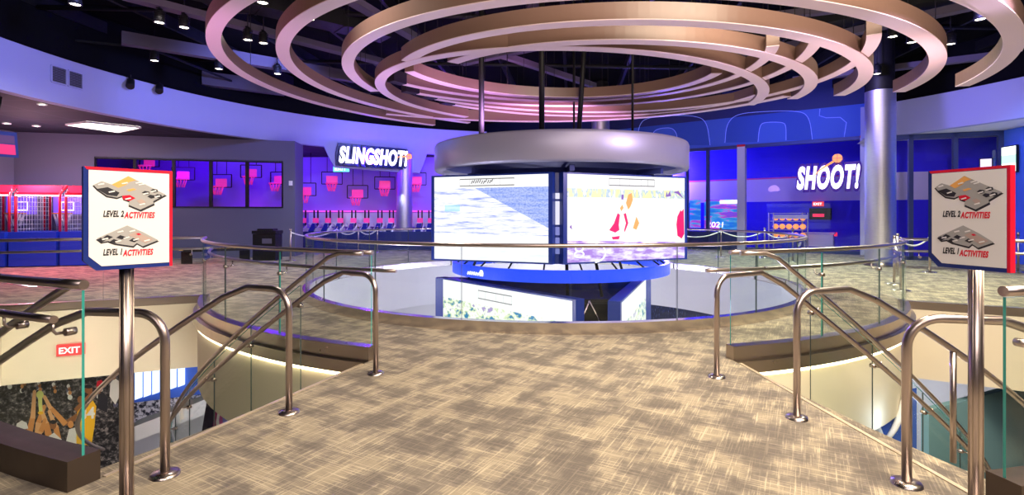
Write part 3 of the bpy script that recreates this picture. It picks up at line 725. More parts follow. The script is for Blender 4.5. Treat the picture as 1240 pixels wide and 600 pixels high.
for pts,m in [([(.33,.36),(.37,.44),(.40,.56),(.42,.54),(.41,.42),(.415,.36),(.38,.33)],'scr_red'),([(.35,.28),(.42,.29),(.41,.25),(.36,.25)],'scr_red'),
   ([(.45,.55),(.47,.56),(.49,.44),(.46,.33),(.455,.36),(.47,.44)],'scr_red'),([(.92,.42),(.93,.52),(.96,.60),(.97,.58),(.99,.62),(.995,.30),(.97,.24),(.93,.28)],'scr_red'),
   ([(.47,.68),(.49,.78),(.52,.8),(.53,.72),(.51,.64),(.49,.6)],'scr_or'),([(.42,.62),(.44,.66),(.45,.62),(.43,.58)],'scr_or'),([(.53,.38),(.56,.52),(.585,.44),(.56,.36)],'scr_or'),
   ([(.82,.76),(.83,.83),(.84,.78),(.86,.84),(.87,.77)],'scr_ind'),([(.89,.82),(.94,.84),(.96,.80),(.99,.74),(.93,.80)],'scr_ind'),([(.43,.72),(.45,.72),(.45,.78),(.435,.78)],'scr_ind'),([(.015,.4),(.035,.37),(.03,.43)],'scr_ind')]:
    spoly(A2,r2,n2,L2,z0,z1,pts,mt[m],fG,'player_figure')
mb=MB()
def ell(cx,cy,rx,ry,a0,a1,wd_=.012):
    pr=None
    for k in range(17):
        a=a0+(a1-a0)*k/16; p=A2+r2*((cx+rx*math.cos(a))*L2)+Vector((0,0,z0+(cy+ry*math.sin(a))*1.5))+n2*.008
        if pr is not None: mb.bar(pr,p,.004,wd_*2)
        pr=p
ell(.09,.155,.03,.03,0,6.28); ell(.09,.09,.035,.035,0,6.28); ell(.2,.1,.1,.11,-1.4,1.4)
mb.build('court_line',mt['scr_line'],fG)
# back screens complete the cube
U5=(U4.x-1.9,U4.y+3.3); U6=(U1.x+1.8,U1.y+3.3)
screen((U4.x-.15,U4.y+.35),U5,z0,z1,mt['scr_ice'],sb,ext=0); screen(U6,(U1.x+.15,U1.y+.35),z0,z1,mt['scr_game'],sb,ext=0)
# corner post with small indicator panels
mb=MB(); c1=at(675.5,250,9.05); mb.box((c1.x,9.12,(z0+z1)/2+.0),(.30,.2,1.56)); mb.build('corner_post',mt['navy'],sb)
mb=MB(); 
for za,zb in ((1.72,1.82),(1.28,1.68)): mb.box((c1.x,9.01,(za+zb)/2),(.09,.02,zb-za))
mb.build('indicator_panel',flat('indicator_white',(.75,.75,.95),.8),sb)
mb=MB()
for za,zb in ((1.1,1.24),(.9,1.06),(.78,.87)): mb.box((c1.x,9.01,(za+zb)/2),(.09,.02,zb-za))
mb.build('indicator_panel',flat('indicator_blue',(.25,.28,.75),.6),sb)
# blue LED ring and struts
mt['led_blue']=M('blue_led_ring',(.01,.03,.4),.3,0,(.003,.05,.75),.85)
mb=MB(); mb.ribbon(arc(SC,2.17,0,2*math.pi,96),arc(SC,2.25,0,2*math.pi,96),.285,.50,(0,0,0,0),ends=False); rg=mb.build('led_ring',mt['led_blue'],sb)
lp=at(567,327,9.15)
text_mesh('ring_lettering','MORE PLAY',.12,(SC.x-1.75,SC.y-1.50,.34),(.66,-.75,0),(0,0,1),mt['scr_line'],rg,.004,.0,.8,push=.05) if False else None
def ringtext(txt,a,size):
    p=Vector((SC.x+2.26*math.cos(a),SC.y+2.26*math.sin(a),.34)); rr=Vector((-math.sin(a),math.cos(a),0)); text_mesh('ring_lettering',txt,size,p,rr,(0,0,1),mt['scr_line'],rg,.003,.1,.9,align='CENTER',push=.012)
# pale blurred mark on the ring at left (a shield-like emblem and strokes)
a=R_(-138); p=Vector((SC.x+2.262*math.cos(a),SC.y+2.262*math.sin(a),0)); rr=Vector((-math.sin(a),math.cos(a),0)); mb=MB()
for k,hh in enumerate((.045,.055,.05,.055,.05,.045)): mb.bar(p+rr*(-.22+.06*k)+Vector((0,0,.345)),p+rr*(-.19+.06*k)+Vector((0,0,.345+hh)),.01,.03)
extr([(.15,.34),(.24,.34),(.25,.40),(.22,.45),(.17,.45),(.14,.40)],p,rr,(0,0,1),.01,mb)
mb.build('ring_emblem',mt['scr_line'],rg)
mb=MB()
for k in range(20):
    a=2*math.pi*k/20+.1; c,s=math.cos(a),math.sin(a)
    mb.cyl((SC.x+1.9*c,SC.y+1.7*s,.64),(SC.x+2.18*c,SC.y+2.18*s,.44),.016,8)
mb.build('strut',mt['black'],sb)
# lower display cluster
lb=thing('lower_display_cluster','lower cluster of slanted video screens hanging below the blue ring','scoreboard',(SC.x,SC.y,0))
V1=at(532,338,12.0);V2=at(693,365,8.86);V3=at(753,367,8.70);V4=at(783,338,12.0)
A3,r3,n3_,L3,fL=screen(V1,V2,-2.3,0,mt['scr_low'],lb); box_lines(A3,r3,n3_,L3,.36,.62,.885,.955,(.42,.5,.56),fL,-2.3,0)
A4,r4,n4,L4,fR_=screen(V3,V4,-2.3,0,mt['scr_low'],lb)
screen((V4.x,V4.y+.1),(V1.x,V1.y+.1),-2.3,0,mt['scr_low'],lb)
mb=MB(); q=(V2+V3)/2; mb.box((q.x,10.3,-1.2),(1.0,1.2,2.2)); mb.build('core_frame',mt['black'],lb)
mb=MB(); 
for k in range(6): mb.bar((q.x-.5,9.66,-2.2+.4*k),(q.x+.5,9.66,-2.2+.4*k),.04,.05)
mb.build('core_rail',mt['black'],lb)
mb=MB(); mb.cyl((q.x-.35,9.6,-1.0),(q.x-.02,9.5,-.1),.012,8); mb.cyl((q.x-.02,9.5,-.1),(q.x+.45,9.6,-1.0),.012,8); mb.build('cable',mt['steel'],lb)
mb=MB()
for p in (V1,V2,V3,V4): pp=Vector((p.x,p.y+.15,0)); d=(Vector((SC.x,SC.y,0))-pp)*.25; mb.cyl(pp+d+Vector((0,0,-.02)),pp+d*1.4+Vector((0,0,.66)),.03,8)
mb.build('hanger_bar',mt['black'],lb)

# ---------------------------------------------------------------- glass railings
def pane_mb(mb,me,a,b,z0a,z1a,z0b,z1b,th=.014):
    a=Vector((a[0],a[1],0));b=Vector((b[0],b[1],0)); d=(b-a).normalized(); n=Vector((-d.y,d.x,0))*th/2; g=d*.006
    Pa,Pb=a+g,b-g
    P=[Pa-n,Pb-n,Pb+n,Pa+n]; zb=(z0a,z0b,z0b,z0a); zt=(z1a,z1b,z1b,z1a)
    mb.hexa([p+Vector((0,0,z)) for p,z in zip(P,zb)]+[p+Vector((0,0,z)) for p,z in zip(P,zt)],0,sides=[1,1,0,1,0,1])
def pane(parent,segs,green=False):
    """segs list of (x,y,z0,z1) along a pane: curved pane"""
    mb=MB(); I=[];O=[];zb=[];zt=[]
    pts=[Vector((s[0],s[1])) for s in segs]
    for i,p in enumerate(pts):
        d=(pts[min(i+1,len(pts)-1)]-pts[max(i-1,0)]).normalized(); n=Vector((-d.y,d.x))*.007
        I.append(p-n);O.append(p+n);zb.append(segs[i][2]);zt.append(segs[i][3])
    mb.ribbon(I,O,zb,zt,(1,1,0,0),endmi=2 if not green else 1); return mb.build('glass_pane',[mt['glass'],mt['glass_edge'],mt['glass_joint']],parent)
def shoe(parent,c,r,a0,a1,h=.14,w_=.12,name='base_shoe',ends=True,mat=None):
    mb=MB(); n=max(8,int(abs(a1-a0)*r/.15)); mb.ribbon(arc(c,r-w_/2,a0,a1,n),arc(c,r+w_/2,a0,a1,n),0,h,(0,0,0,0),ends=ends)
    return mb.build(name,mat or mt['shoe'],parent)
ZR=1.07
# ring
rr_=thing('glass_railing','curved glass railing with steel top rail circling the scoreboard opening','railing',(RC[0],RC[1]-RR-.06,0))
NP=22; off=R_(-90)-.01
for k in range(NP):
    a0=off+2*math.pi*k/NP+.0015; a1=off+2*math.pi*(k+1)/NP-.0015
    pane(rr_,[(*arc(RC,RR+.07,a0,a1,6)[i],.12,ZR-.02) for i in range(7)])
shoe(rr_,RC,RR+.07,0,2*math.pi,ends=False,mat=mt['ring_shoe'])
mb=MB(); mb.tube([(x,y,ZR) for x,y in arc(RC,RR+.07,0,2*math.pi,120)[:-1]],.026,10,closed=True); mb.build('top_rail',mt['steel_rail'],rr_)
mb=MB()
for k in range(NP):
    a=off+2*math.pi*k/NP; p=pol(RR+.005,a); mb.box((p.x,p.y,.07),(.02,.004,.13),a+math.pi/2)
mb.build('shoe_joint',mt['black'],rr_)
# inner lip with LED
for k,(Ri,a0,a1,lab) in enumerate(((LRi,LA0,LA1,'left'),(RRi,RA0,RA1,'right'))):
    mb=MB(); am=a0+(a1-a0)*.90
    mb.ribbon(arc(RC,Ri+.012,a0,am,30),arc(RC,Ri+.035,a0,am,30),-.16,-.135); o=mb.build('led_strip',mt['led_white']); tag(o,'warm white light strip under the %s stair opening edge'%lab,'light strip')
    mb=MB(); mb.ribbon(arc(RC,Ri+.004,am,a1,6),arc(RC,Ri+.016,am,a1,6),-.10,-.03); o=mb.build('led_strip',mt['led_violet']); tag(o,'short violet light strip at the far end of the %s stair opening'%lab,'light strip')
    # curved lip under which the strip hides
    mb=MB(); mb.ribbon(arc(RC,Ri,a0,a1,30),arc(RC,Ri+.06,a0,a1,30),-.12,.0); struct(mb.build('trim_%d'%(14+k),mt['shoe']))
    # light thrown by the strip on the wall below
def bracket(mb,p,dirn,z,hz):
    """handrail bracket: puck on glass and curled arm"""
    p=Vector((p[0],p[1],0)); d=Vector(dirn).normalized()
    mb.cyl(p+Vector((0,0,z))-d*.02,p+Vector((0,0,z))+d*.03,.021,14)
    mb.tube([p+d*.03+Vector((0,0,z)),p+d*.07+Vector((0,0,z)),p+d*.085+Vector((0,0,z+.02)),p+d*.085+Vector((0,0,hz))],.008,8)
def well_rail(side,Ri,Ro,a0,a1,ao0,sg,labels):
    # level inner glass (far side of the stair)
    L=labels
    t=thing('glass_railing',L[0],'railing',pol(Ri,a0))
    n=4; aa=[a0+(a1-a0)*k/n for k in range(n+1)]
    rI=Ri-.06
    for k in range(n):
        pts=arc(RC,rI,aa[k]+.0012*sg,aa[k+1]-.0012*sg,8); pane(t,[(x,y,.12,ZR-.03) for x,y in pts],k==0)
    shoe(t,RC,rI,a0,a1)
    mb=MB(); mb.tube([(x,y,ZR) for x,y in arc(RC,rI,a0,a1,40)],.024,10); mb.build('top_rail',mt['steel_rail'],t)
    mb=MB(); mb.tube([(x,y,.885) for x,y in arc(RC,rI-.09,a0-.035*sg,a1,40)],.02,10); mb.build('lower_rail',mt['steel_rail'],t)
    for k in range(1,n+1):
        a=aa[k]-.02*sg if k==n else aa[k]; mb=MB(); p=pol(rI,a); d=(pol(rI-1,a)-p); bracket(mb,p,d,.80,.865); mb.build('bracket',mt['steel'],t)
    # radial end
    t2=thing('glass_railing',L[1],'railing',pol((Ri+Ro)/2,a1+.01*sg))
    a=a1+.01*sg; P=[pol(Ri+(Ro-Ri+1.5)*k/3,a) for k in range(4)]
    # the outer part follows the hall, beyond the well
    for k in range(3): pane(t2,[(P[k].x,P[k].y,.1,ZR-.03),(P[k+1].x,P[k+1].y,.1,ZR-.03)])
    mb=MB(); mb.bar(pol(Ri-.06,a,.06),pol(Ro+1.5,a,.06),.1,.12); mb.build('base_shoe',mt['shoe'],t2)
    mb=MB(); mb.cyl(pol(Ri-.06,a,ZR),pol(Ro+1.5,a,ZR),.024,10); mb.build('top_rail',mt['steel_rail'],t2)
    dd=Vector((-math.sin(a),math.cos(a),0))*sg
    mb=MB(); mb.cyl(pol(Ri-.1,a,.885)+dd*.09,pol(Ro+1.5,a,.885)+dd*.09,.02,10); mb.build('lower_rail',mt['steel_rail'],t2)
    for k in (0,1,2):
        mb=MB(); p=P[k]+(P[k+1]-P[k])*(.12 if k==0 else .02); bracket(mb,p,dd,.80,.865); mb.build('bracket',mt['steel'],t2)
    # near (outer) level glass
    t3=thing('glass_railing',L[2],'railing',pol(Ro,ao0))
    n=4; amax=ao0+(a1-ao0)*.95; aa=[ao0+(amax-ao0)*k/n for k in range(n+1)]
    rO=Ro-.0
    for k in range(n):
        pts=arc(RC,rO,aa[k]+.001*sg,aa[k+1]-.001*sg,8); pane(t3,[(x,y,.10,ZR-.03) for x,y in pts],k==0)
    shoe(t3,RC,rO,ao0,amax,.16,.16,mat=mt['shoe_dark'])
    mb=MB(); mb.tube([(x,y,ZR) for x,y in arc(RC,rO,ao0,amax,40)],.026,12); mb.build('top_rail',mt['steel_rail'],t3)
    pth=[(x,y,.895) for x,y in arc(RC,rO+.09,ao0+.01*sg,amax,40)]
    mb=MB(); mb.tube(pth,.021,12); mb.build('lower_rail',mt['steel_rail'],t3)
    for k in range(5):
        a=ao0+sg*(.012+.05*k); mb=MB(); p=pol(rO,a); bracket(mb,p,pol(rO+1,a)-p,.815,.875); mb.build('bracket',mt['steel'],t3)
    mb=MB(); mb.tube([pol(Ro-.12,ao0+sg*d_,ZR-.0-3.9*max(0,d_-.03)) for d_ in [.035+.8*i/30 for i in range(31)]],.024,12); mb.build('sloping_rail',mt['steel_rail'],t3)
    # sloping stair glass along the inner side, with rails
    K=4.3 if side=='left' else 5.0; GR=.35 if side=='left' else 1.15
    def drop(a,st): return -K*max(0,abs(a)-st)
    t4=thing('stair_balustrade',L[3],'railing',pol(Ri+.12,a0))
    rS=Ri+.10; T=.80; N=7
    def zz(da): return -K*max(0,da-.05)
    for k in range(N):
        d0,d1=.0+T*k/N,T*(k+1)/N; seg=[]
        for i in range(7):
            d=d0+(d1-d0)*i/6; x,y,_=pol(rS+GR*d,a0+sg*d); seg.append((x,y,max(-3.6,zz(d)-.22-.3),zz(d)+ZR-.06))
        if k>0: pane(t4,seg)
    mb=MB(); mb.tube([pol(rS+GR*T*i/40,a0+sg*T*i/40,ZR+zz(T*i/40)) for i in range(41)],.022,10); mb.build('top_rail',mt['steel_rail'],t4)
    for k in range(1,7,1):
        d=T*k/N; mb=MB(); p=pol(rS+GR*d,a0+sg*d); bracket(mb,p,pol(rS+GR*d+1,a0+sg*d)-p,zz(d)+.80,zz(d)+.865); mb.build('bracket',mt['steel'],t4)
    def handrail(name,lab,P,r0,aa0,post=True,T=.8,K2=3.9,st=.04,extra=None):
        """post foot P, then rises, bends towards the stair and follows radius r0"""
        t=thing(name,lab,'handrail',P); h=.895
        a_p=math.atan2(P[1]-RC[1],P[0]-RC[0]); path=[Vector((P[0],P[1],.0)),Vector((P[0],P[1],h-.16))]
        # bend
        nxt=pol(r0,aa0+sg*.02); d=(Vector((nxt.x,nxt.y,0))-Vector((P[0],P[1],0))); dl=d.length; d.normalize()
        for k in range(1,9):
            an=math.pi/2*k/8; path.append(Vector((P[0],P[1],h-.16))+d*(.16*(1-math.cos(an)))+Vector((0,0,.16*math.sin(an))))
        mb=MB(); m=24; end=path[-1]
        for k in range(0,m+1):
            da=T*k/m; q=pol(r0+(GR*da if 'farthest' in lab else 0),aa0+sg*(.02+da)); z=h-(K if 'farthest' in lab else K2)*max(0,da-st+.03);
            if (q-Vector((P[0],P[1],q.z))).length>.2: path.append(Vector((q.x,q.y,z)))
        mb.tube(path,.024,14); mb.build('rail',mt['steel_rail'],t)
        mb=MB(); mb.lathe((P[0],P[1],0),[(0,.022),(.03,.022),(.07,.016),(.075,0)],24); mb.build('base_flange',mt['steel'],t)
        if extra:
            for da in extra:
                q=pol(r0,aa0+sg*(.02+da)); z=h-K2*max(0,da-st+.03); mb=MB(); mb.cyl((q.x,q.y,z-.02),(q.x,q.y,z-.9),.022,12); mb.build('post',mt['steel_rail'],t)
        return t
    return handrail
hl=well_rail('left',LRi,LRo,LA0,LA1,LA0,-1,['curved glass railing on the far side of the left stair opening','straight glass railing at the far left end of the left stair opening','near glass railing behind the left sign post','sloping glass and steel balustrade going down the left stair'])
hr=well_rail('right',RRi,RRo,RA0,RA1,RAo,1,['curved glass railing on the far side of the right stair opening','straight glass railing at the far right end of the right stair opening','near glass railing behind the right sign post','sloping glass and steel balustrade going down the right stair'])
for (px,py,h_,r0,a0,lab) in ((455,453,hl,LRi+.22,LA0,'farthest steel handrail post and rail of the left stair'),(350,500,hl,(LRi+LRo)/2+.05,LA0,'middle steel handrail post and rail of the left stair'),(200,576,hl,LRo-.12,LA0,'nearest steel handrail beside the left sign'),
    (868,457,hr,RRi+.24,RA0,'farthest steel handrail post and rail of the right stair'),(965,507,hr,(RRi+RRo)/2+.05,(RA0+RAo)/2,'middle steel handrail post and rail of the right stair'),(1098,587,hr,RRo-.12,RAo,'nearest steel handrail beside the right sign')):
    h_('stair_handrail',lab,tuple(fl(px,py)),r0,a0,extra=((.145,.45) if lab.startswith('middle') and 'right' in lab else None))

# ---------------------------------------------------------------- sign posts
def sign(label,loc,rz):
    t=thing('sign_stand',label,'sign',loc); x,y,_=loc
    mb=MB(); mb.cyl((x,y+.0,.02),(x,y,1.24),.027,24); 
    mb.build('pole',mt['steel_rail'],t)
    mb=MB(); 
    for k in range(8):
        a=k*math.pi/4+.2; mb.cyl((x+.0275*math.cos(a),y+.0275*math.sin(a),.05),(x+.0275*math.cos(a),y+.0275*math.sin(a),1.2),.0022,6)
    mb.build('pole_rib',mt['shoe'],t)
    mb=MB(); mb.lathe((x,y,0),[(0,.03),(.05,.03),(.16,.012),(.165,0)],32); mb.build('base_plate',mt['steel'],t)
    W,H=.335,.45; ch=.045; z0=1.2; yy=y-.042
    O=Vector((x-W/2,yy,z0)); r=Vector((1,0,0)); u=Vector((0,0,1)); th=.028
    mb=MB(); out=[(0,ch),(ch,0),(W,0),(W,H),(0,H)]; O2=O+Vector((0,th/2,0))
    A=[O2+r*a+u*b for a,b in out]; B=[p-Vector((0,th,0)) for p in A]; i=0; mb.v=A+B; k=5
    mb.f=[tuple(range(4,-1,-1)),tuple(range(5,10))]; mb.mi=[0,0]; mb.smooth=[False]*7
    for j in range(5):
        j2=(j+1)%5; mb.f.append((j,j2,5+j2,5+j)); mb.mi.append({0:0,1:0,2:1,3:1,4:0}[j])
    bd=mb.build('sign_box',[mt['navy'],mt['red']],t)
    Of=O+Vector((0,-th/2,0))
    mb=MB(); extr([(W-.012,.0),(W,.0),(W,H),(0.004,H),(.012,H-.012),(W-.012,H-.012)],Of,r,u,.001,mb); mb.build('red_border',mt['red'],t)
    mb=MB(); a0,b0,a1,b1=.018,.018,W-.014,H-.014
    extr([(a0,b0+ch),(a0+ch,b0),(a1,b0),(a1,b1),(a0,b1)],Of,r,u,.002,mb); f=mb.build('sign_face',mt['white'],t)
    fw,fh=a1-a0,b1-b0; Fo=Of+r*a0+u*b0
    Z=lambda p:[((px-120)/320*fw,(525-py)/453*fh) for px,py in p]
    grey=M_['map_grey']; dark=M_['map_dark']
    def layer(pts,m,z,nm='map'): mb=MB(); extr(Z(pts),Fo,r,u,.0004,mb,z0=z); mb.build(nm,m,f)
    L2=[(133,140),(165,120),(205,135),(270,88),(430,178),(375,215),(378,227),(320,260),(270,235),(275,215),(250,205),(245,190),(225,200),(185,192),(150,162)]
    L1=[(146,392),(265,330),(330,365),(397,410),(330,440),(305,422),(290,437),(215,420),(190,407),(165,412)]
    for L in (L2,L1):
        layer([(a,b+7) for a,b in L],dark,.0020,'map_shadow'); cxx=sum(a for a,b in L)/len(L); cyy=sum(b for a,b in L)/len(L)
        layer([(cxx+(a-cxx)*.965,cyy+(b-cyy)*.95) for a,b in L],grey,.0026,'floor_map')
    layer([(205,137),(270,94),(300,112),(272,122),(262,135),(230,152)],M_['map_orange'],.0032,'map_zone'); layer([(262,160),(290,152),(302,158),(272,168)],M_['map_orange'],.0032,'map_zone')
    layer([(150,160),(190,150),(235,175),(225,193),(188,188)],dark,.0032,'map_zone'); layer([(245,190),(275,185),(298,200),(275,214),(250,207)],M_['red'],.0032,'map_zone')
    layer([(150,134),(165,124),(200,138),(180,150)],grey,.0034,'map_zone')
    for a,b in ((340,172),(375,160),(392,186),(362,190)): layer([(a-16,b),(a-4,b-9),(a+14,b-6),(a+16,b+6),(a,b+11)],dark,.0034,'map_zone')
    for a,b in ((320,218),): layer([(a-18,b-6),(a+2,b-14),(a+22,b),(a,b+12)],M_['map_tan'],.0034,'map_zone')
    for a,b in ((190,390),(240,392),(290,408),(215,410),(165,402)): layer([(a-18,b),(a-2,b-12),(a+20,b-2),(a+4,b+9)],dark,.0034,'map_zone')
    layer([(270,380),(300,365),(372,404),(340,424)],M_['map_tan'],.0032,'map_zone'); layer([(300,376),(312,372),(322,379),(310,383)],M_['red'],.0038,'map_zone')
    for a,b in ((255,127),(310,122),(322,130),(205,170),(268,202),(340,175),(372,162),(388,188),(325,228),(165,136),(238,362),(285,360),(300,402),(230,408),(180,395),(262,392),(345,408)):
        layer([(a-13,b+2),(a+10,b-5),(a+13,b+1),(a-10,b+7)],M_['white'],.0042,'map_label')
    for txt,px,py,m,wd_ in (('LEVEL 2',172,291,dark,80),('ACTIVITIES',256,297,M_['red'],126),('LEVEL 1',172,474,dark,74),('ACTIVITIES',251,494-13,M_['red'],124)):
        a,b=Z([(px,py)])[0]; sz=.037 
        ob=text_mesh('lettering',txt,sz,Fo+r*a+u*b,r,u,m,None,.0003,.25,1,push=.0025,offset=.0017,space=1.12)
        xs=[v.co.x for v in ob.data.vertices]; x0=min(xs); k=wd_/320*fw/(max(xs)-x0)
        for v in ob.data.vertices: v.co.x=x0+(v.co.x-x0)*k
        par(ob,f)
    t.rotation_euler=(0,0,rz); return t
M_=mt; mt['map_grey']=M('map_grey',(.42,.42,.42),.5); mt['map_dark']=M('map_dark',(.02,.02,.03),.5); mt['map_orange']=M('map_orange',(.9,.45,.12),.5); mt['map_tan']=M('map_tan',(.5,.38,.34),.5)
sg=sign('two-level activities map sign on steel pole at left, navy side edge showing',(-1.765,2.42,0),R_(50))
dup(sg,(2.08,2.37,0),R_(-75),'two-level activities map sign on steel pole at right, red side edge showing')

# ---------------------------------------------------------------- SLINGSHOT! and SHOOT! lettering
mt['sign_white']=M('sign_white',(.9,.9,.9),.4,0,(1,1,1),1.2); mt['sign_navy']=M('sign_navy',(.01,.02,.12),.4); mt['sign_purple']=M('sign_purple',(.10,.02,.35),.4); mt['sign_orange']=M('sign_orange',(.95,.4,.1),.4,0,(1,.35,.08),.8)
def logo(name,label,txt,O,r,u,width,height,back_,ball,shear=.18,arcp=None):
    t=thing(name,label,'sign',O); r=Vector(r).normalized();u=Vector(u).normalized();n=r.cross(u)
    def fit(ob):
        vs=ob.data.vertices; X=[(v.co-Vector(O)).dot(r) for v in vs]; Y=[(v.co-Vector(O)).dot(u) for v in vs]
        x0,x1,y0,y1=min(X),max(X),min(Y),max(Y)
        return x0,x1,y0,y1
    ob=text_mesh('lettering',txt,1,O,r,u,mt['sign_white'],None,.03,shear,1,offset=.045,push=.1,space=1.14)
    x0,x1,y0,y1=fit(ob); kx=width/(x1-x0); ky=height/(y1-y0)
    ob2=text_mesh('lettering_outline',txt,1,O,r,u,back_,None,.03,shear,1,offset=.14,push=.05,space=1.14)
    for o in (ob,ob2):
        for v in o.data.vertices:
            d=v.co-Vector(O); a=(d.dot(r)-x0)*kx; b=(d.dot(u)-y0)*ky; v.co=Vector(O)+r*a+u*b+n*d.dot(n)
        par(o,t)
    bx,by,br=ball; c=Vector(O)+r*bx+u*by+n*.18
    mb=MB(); mb.tube([c-n*.03,c+n*.03],br,24); mb.build('ball_emblem',mt['sign_orange'],t)
    mb=MB()
    if arcp: mb.tube([Vector(O)+r*a+u*b+n*.17 for a,b in arcp],[.01+.012*i for i in range(len(arcp))],8); mb.build('ball_trail',mt['sign_orange'],t)
    mb=MB(); mb.tube([c+n*.034+r*(br*math.cos(a*.52))+u*(br*.98*math.sin(a*.52)) for a in range(13)],.008,6); mb.cyl(c+n*.034-r*br,c+n*.034+r*br,.007,6); mb.cyl(c+n*.034-u*br,c+n*.034+u*br,.007,6); mb.build('ball_seam',mt['sign_purple'],t)
    return t
PL=fas(409,FR-.02); PR=fas(494,FR-.02); za=EYE+(HZ-199)/F*PL.y; zb=EYE+(HZ-204)/F*PR.y
r=Vector((PR.x-PL.x,PR.y-PL.y,0)); W=r.length; r.normalize()
Os=Vector((PL.x,PL.y,3.44)); n=r.cross(Vector((0,0,1)))
# sagitta: chord sits inside the curved fascia
t=logo('lettered_sign','glowing white SLINGSHOT! lettering on the curved left bulkhead','SLINGSHOT!',Os-n*.0+n*.05,r,(0,0,1),W*.97,.66,mt['sign_navy'],(W*.98,.42,.13),.2,[(W*.78,.34),(W*.86,.40),(W*.95,.42)])
mb=MB(); extr([(-.08,-.1),(W+.05,-.1),(W+.12,.30),(W+.02,.52),(W*.97,.74),(-.0,.78),(-.1,.3)],Os,r,(0,0,1),.06,mb,z0=.01); mb.build('backing_panel',mt['sign_navy'],t)
Ps=sp(shop(966),1.2,2.36); Pe=sp(shop(1041),1.2,2.3); 
pe=SA+sd*shop(1041); 
# lettering mounted just inside the shop glass
Ob=sp(shop(966),-.12,2.41)
rW=(sp(shop(1042),-.12,2.41)-Ob).length
logo('lettered_sign','large white SHOOT! lettering with orange ball on the blue shopfront','SHOOT!',Ob,(OUT.x,OUT.y,0),(0,0,1),rW,.90,mt['sign_purple'],(rW*.66,1.13,.17),.22,[(rW*.26,.45),(rW*.38,.72),(rW*.52,.92),(rW*.66,1.1)])

# ---------------------------------------------------------------- arena: hoops and machines
def make_hoop(label,loc):
    t=thing('basketball_hoop',label,'hoop',loc,'pink-lit hanging hoops in the arena'); x,y,z=loc
    mb=MB(); 
    for a,b in (((-.42,.1),(.42,.1)),((.42,.1),(.42,.62)),((.42,.62),(-.42,.62)),((-.42,.62),(-.42,.1))): mb.bar((x+a[0],y,z+a[1]),(x+b[0],y,z+b[1]),.03,.035)
    mb.cyl((x-.2,y+.03,z+.62),(x-.2,y+.03,4.06),.012,6); mb.cyl((x+.2,y+.03,z+.62),(x+.2,y+.03,4.06),.012,6); mb.build('hanging_frame',mt['black'],t)
    mb=MB(); mb.box((x,y-.01,z+.28),(.46,.025,.34)); mb.build('backboard',mt['pink'],t)
    mb=MB(); mb.tube([(x+.23*math.cos(k*math.pi/8),y-.27+.23*math.sin(k*math.pi/8),z+.12) for k in range(16)],.022,8,closed=True); mb.build('rim',mt['pink'],t)
    mb=MB()
    for k in range(10):
        a=k*math.pi/5; mb.cyl((x+.22*math.cos(a),y-.27+.22*math.sin(a),z+.12),(x+.13*math.cos(a+.3),y-.27+.13*math.sin(a+.3),z-.22),.009,5)
        mb.cyl((x+.22*math.cos(a),y-.27+.22*math.sin(a),z+.12),(x+.13*math.cos(a-.3),y-.27+.13*math.sin(a-.3),z-.22),.009,5)
    mb.build('net',mt['pink'],t); return t
hs=[(181,205,22.3,'leftmost, peeking over the left sign'),(222,221,21.8,'first full hoop right of the left sign'),(268,230,21.6,'lowest one seen through the window band'),(304,218,22.2,'fourth from left in the window band'),(338,226,22.6,'rightmost in the window band'),
(370,240,21.9,'lowest left one through the open arena entrance'),(402,226,22.8,'upper one just left of the green exit light'),(433,243,21.8,'lowest central one below the lettering'),(466,232,22.6,'one left of the blue column below the lettering'),(504,227,22.6,'one right of the blue column')]
h0=None
for px,py,Y,ph in hs:
    p=at(px,py,Y); lab='pink hanging basketball hoop, '+ph
    make_hoop(lab,tuple(p)).rotation_euler=(0,0,R_(random.uniform(-20,20)))
def make_machine(label,loc):
    t=thing('arcade_machine',label,'arcade machine',loc,'row of arcade stations along the arena edge'); x,y,z=loc
    mb=MB(); mb.box((x,y,.45),(.34,.5,.9)); mb.bar((x-.15,y-.5,.62),(x-.15,y+.1,1.0),.05,.07); mb.bar((x+.15,y-.5,.62),(x+.15,y+.1,1.0),.05,.07); mb.build('cabinet',mt['white'],t)
    mb=MB(); mb.box((x-.08,y+.16,1.28),(.05,.05,.75)); mb.box((x+.08,y+.16,1.28),(.05,.05,.75)); mb.build('upright',mt['black'],t)
    mb=MB(); mb.bar((x,y-.42,.78),(x,y+.02,1.08),.22,.05); mb.build('control_panel',mt['navy'],t)
    mb=MB(); mb.box((x,y+.12,1.22),(.24,.04,.2)); mb.build('monitor',mt['pink'],t)
    mb=MB(); mb.tube([(x-.1,y-.2,.95),(x-.16,y-.35,1.12),(x+.16,y-.35,1.12),(x+.1,y-.2,.95)],.015,8); mb.build('handle',mt['white'],t); return t
m0=None
for i,px in enumerate((366,381,396,411,427,443,459,473,508,521)):
    p=at(px,261,22.4); p.z=0; lab='white and black arcade station, '+('%s from left along the arena edge'%['first','second','third','fourth','fifth','sixth','seventh','eighth','ninth','last'][i])
    if m0 is None: m0=make_machine(lab,tuple(p))
    else: dup(m0,p,None,lab)
mb=MB(); mb.box((-5.3,23.2,1.25),(7.2,.12,.6)); struct(mb.build('trim_16',mt['white']))
mb=MB(); mb.box((-5.3,21.6,.4),(6.6,.12,.75)); struct(mb.build('trim_17',mt['deep_blue']))
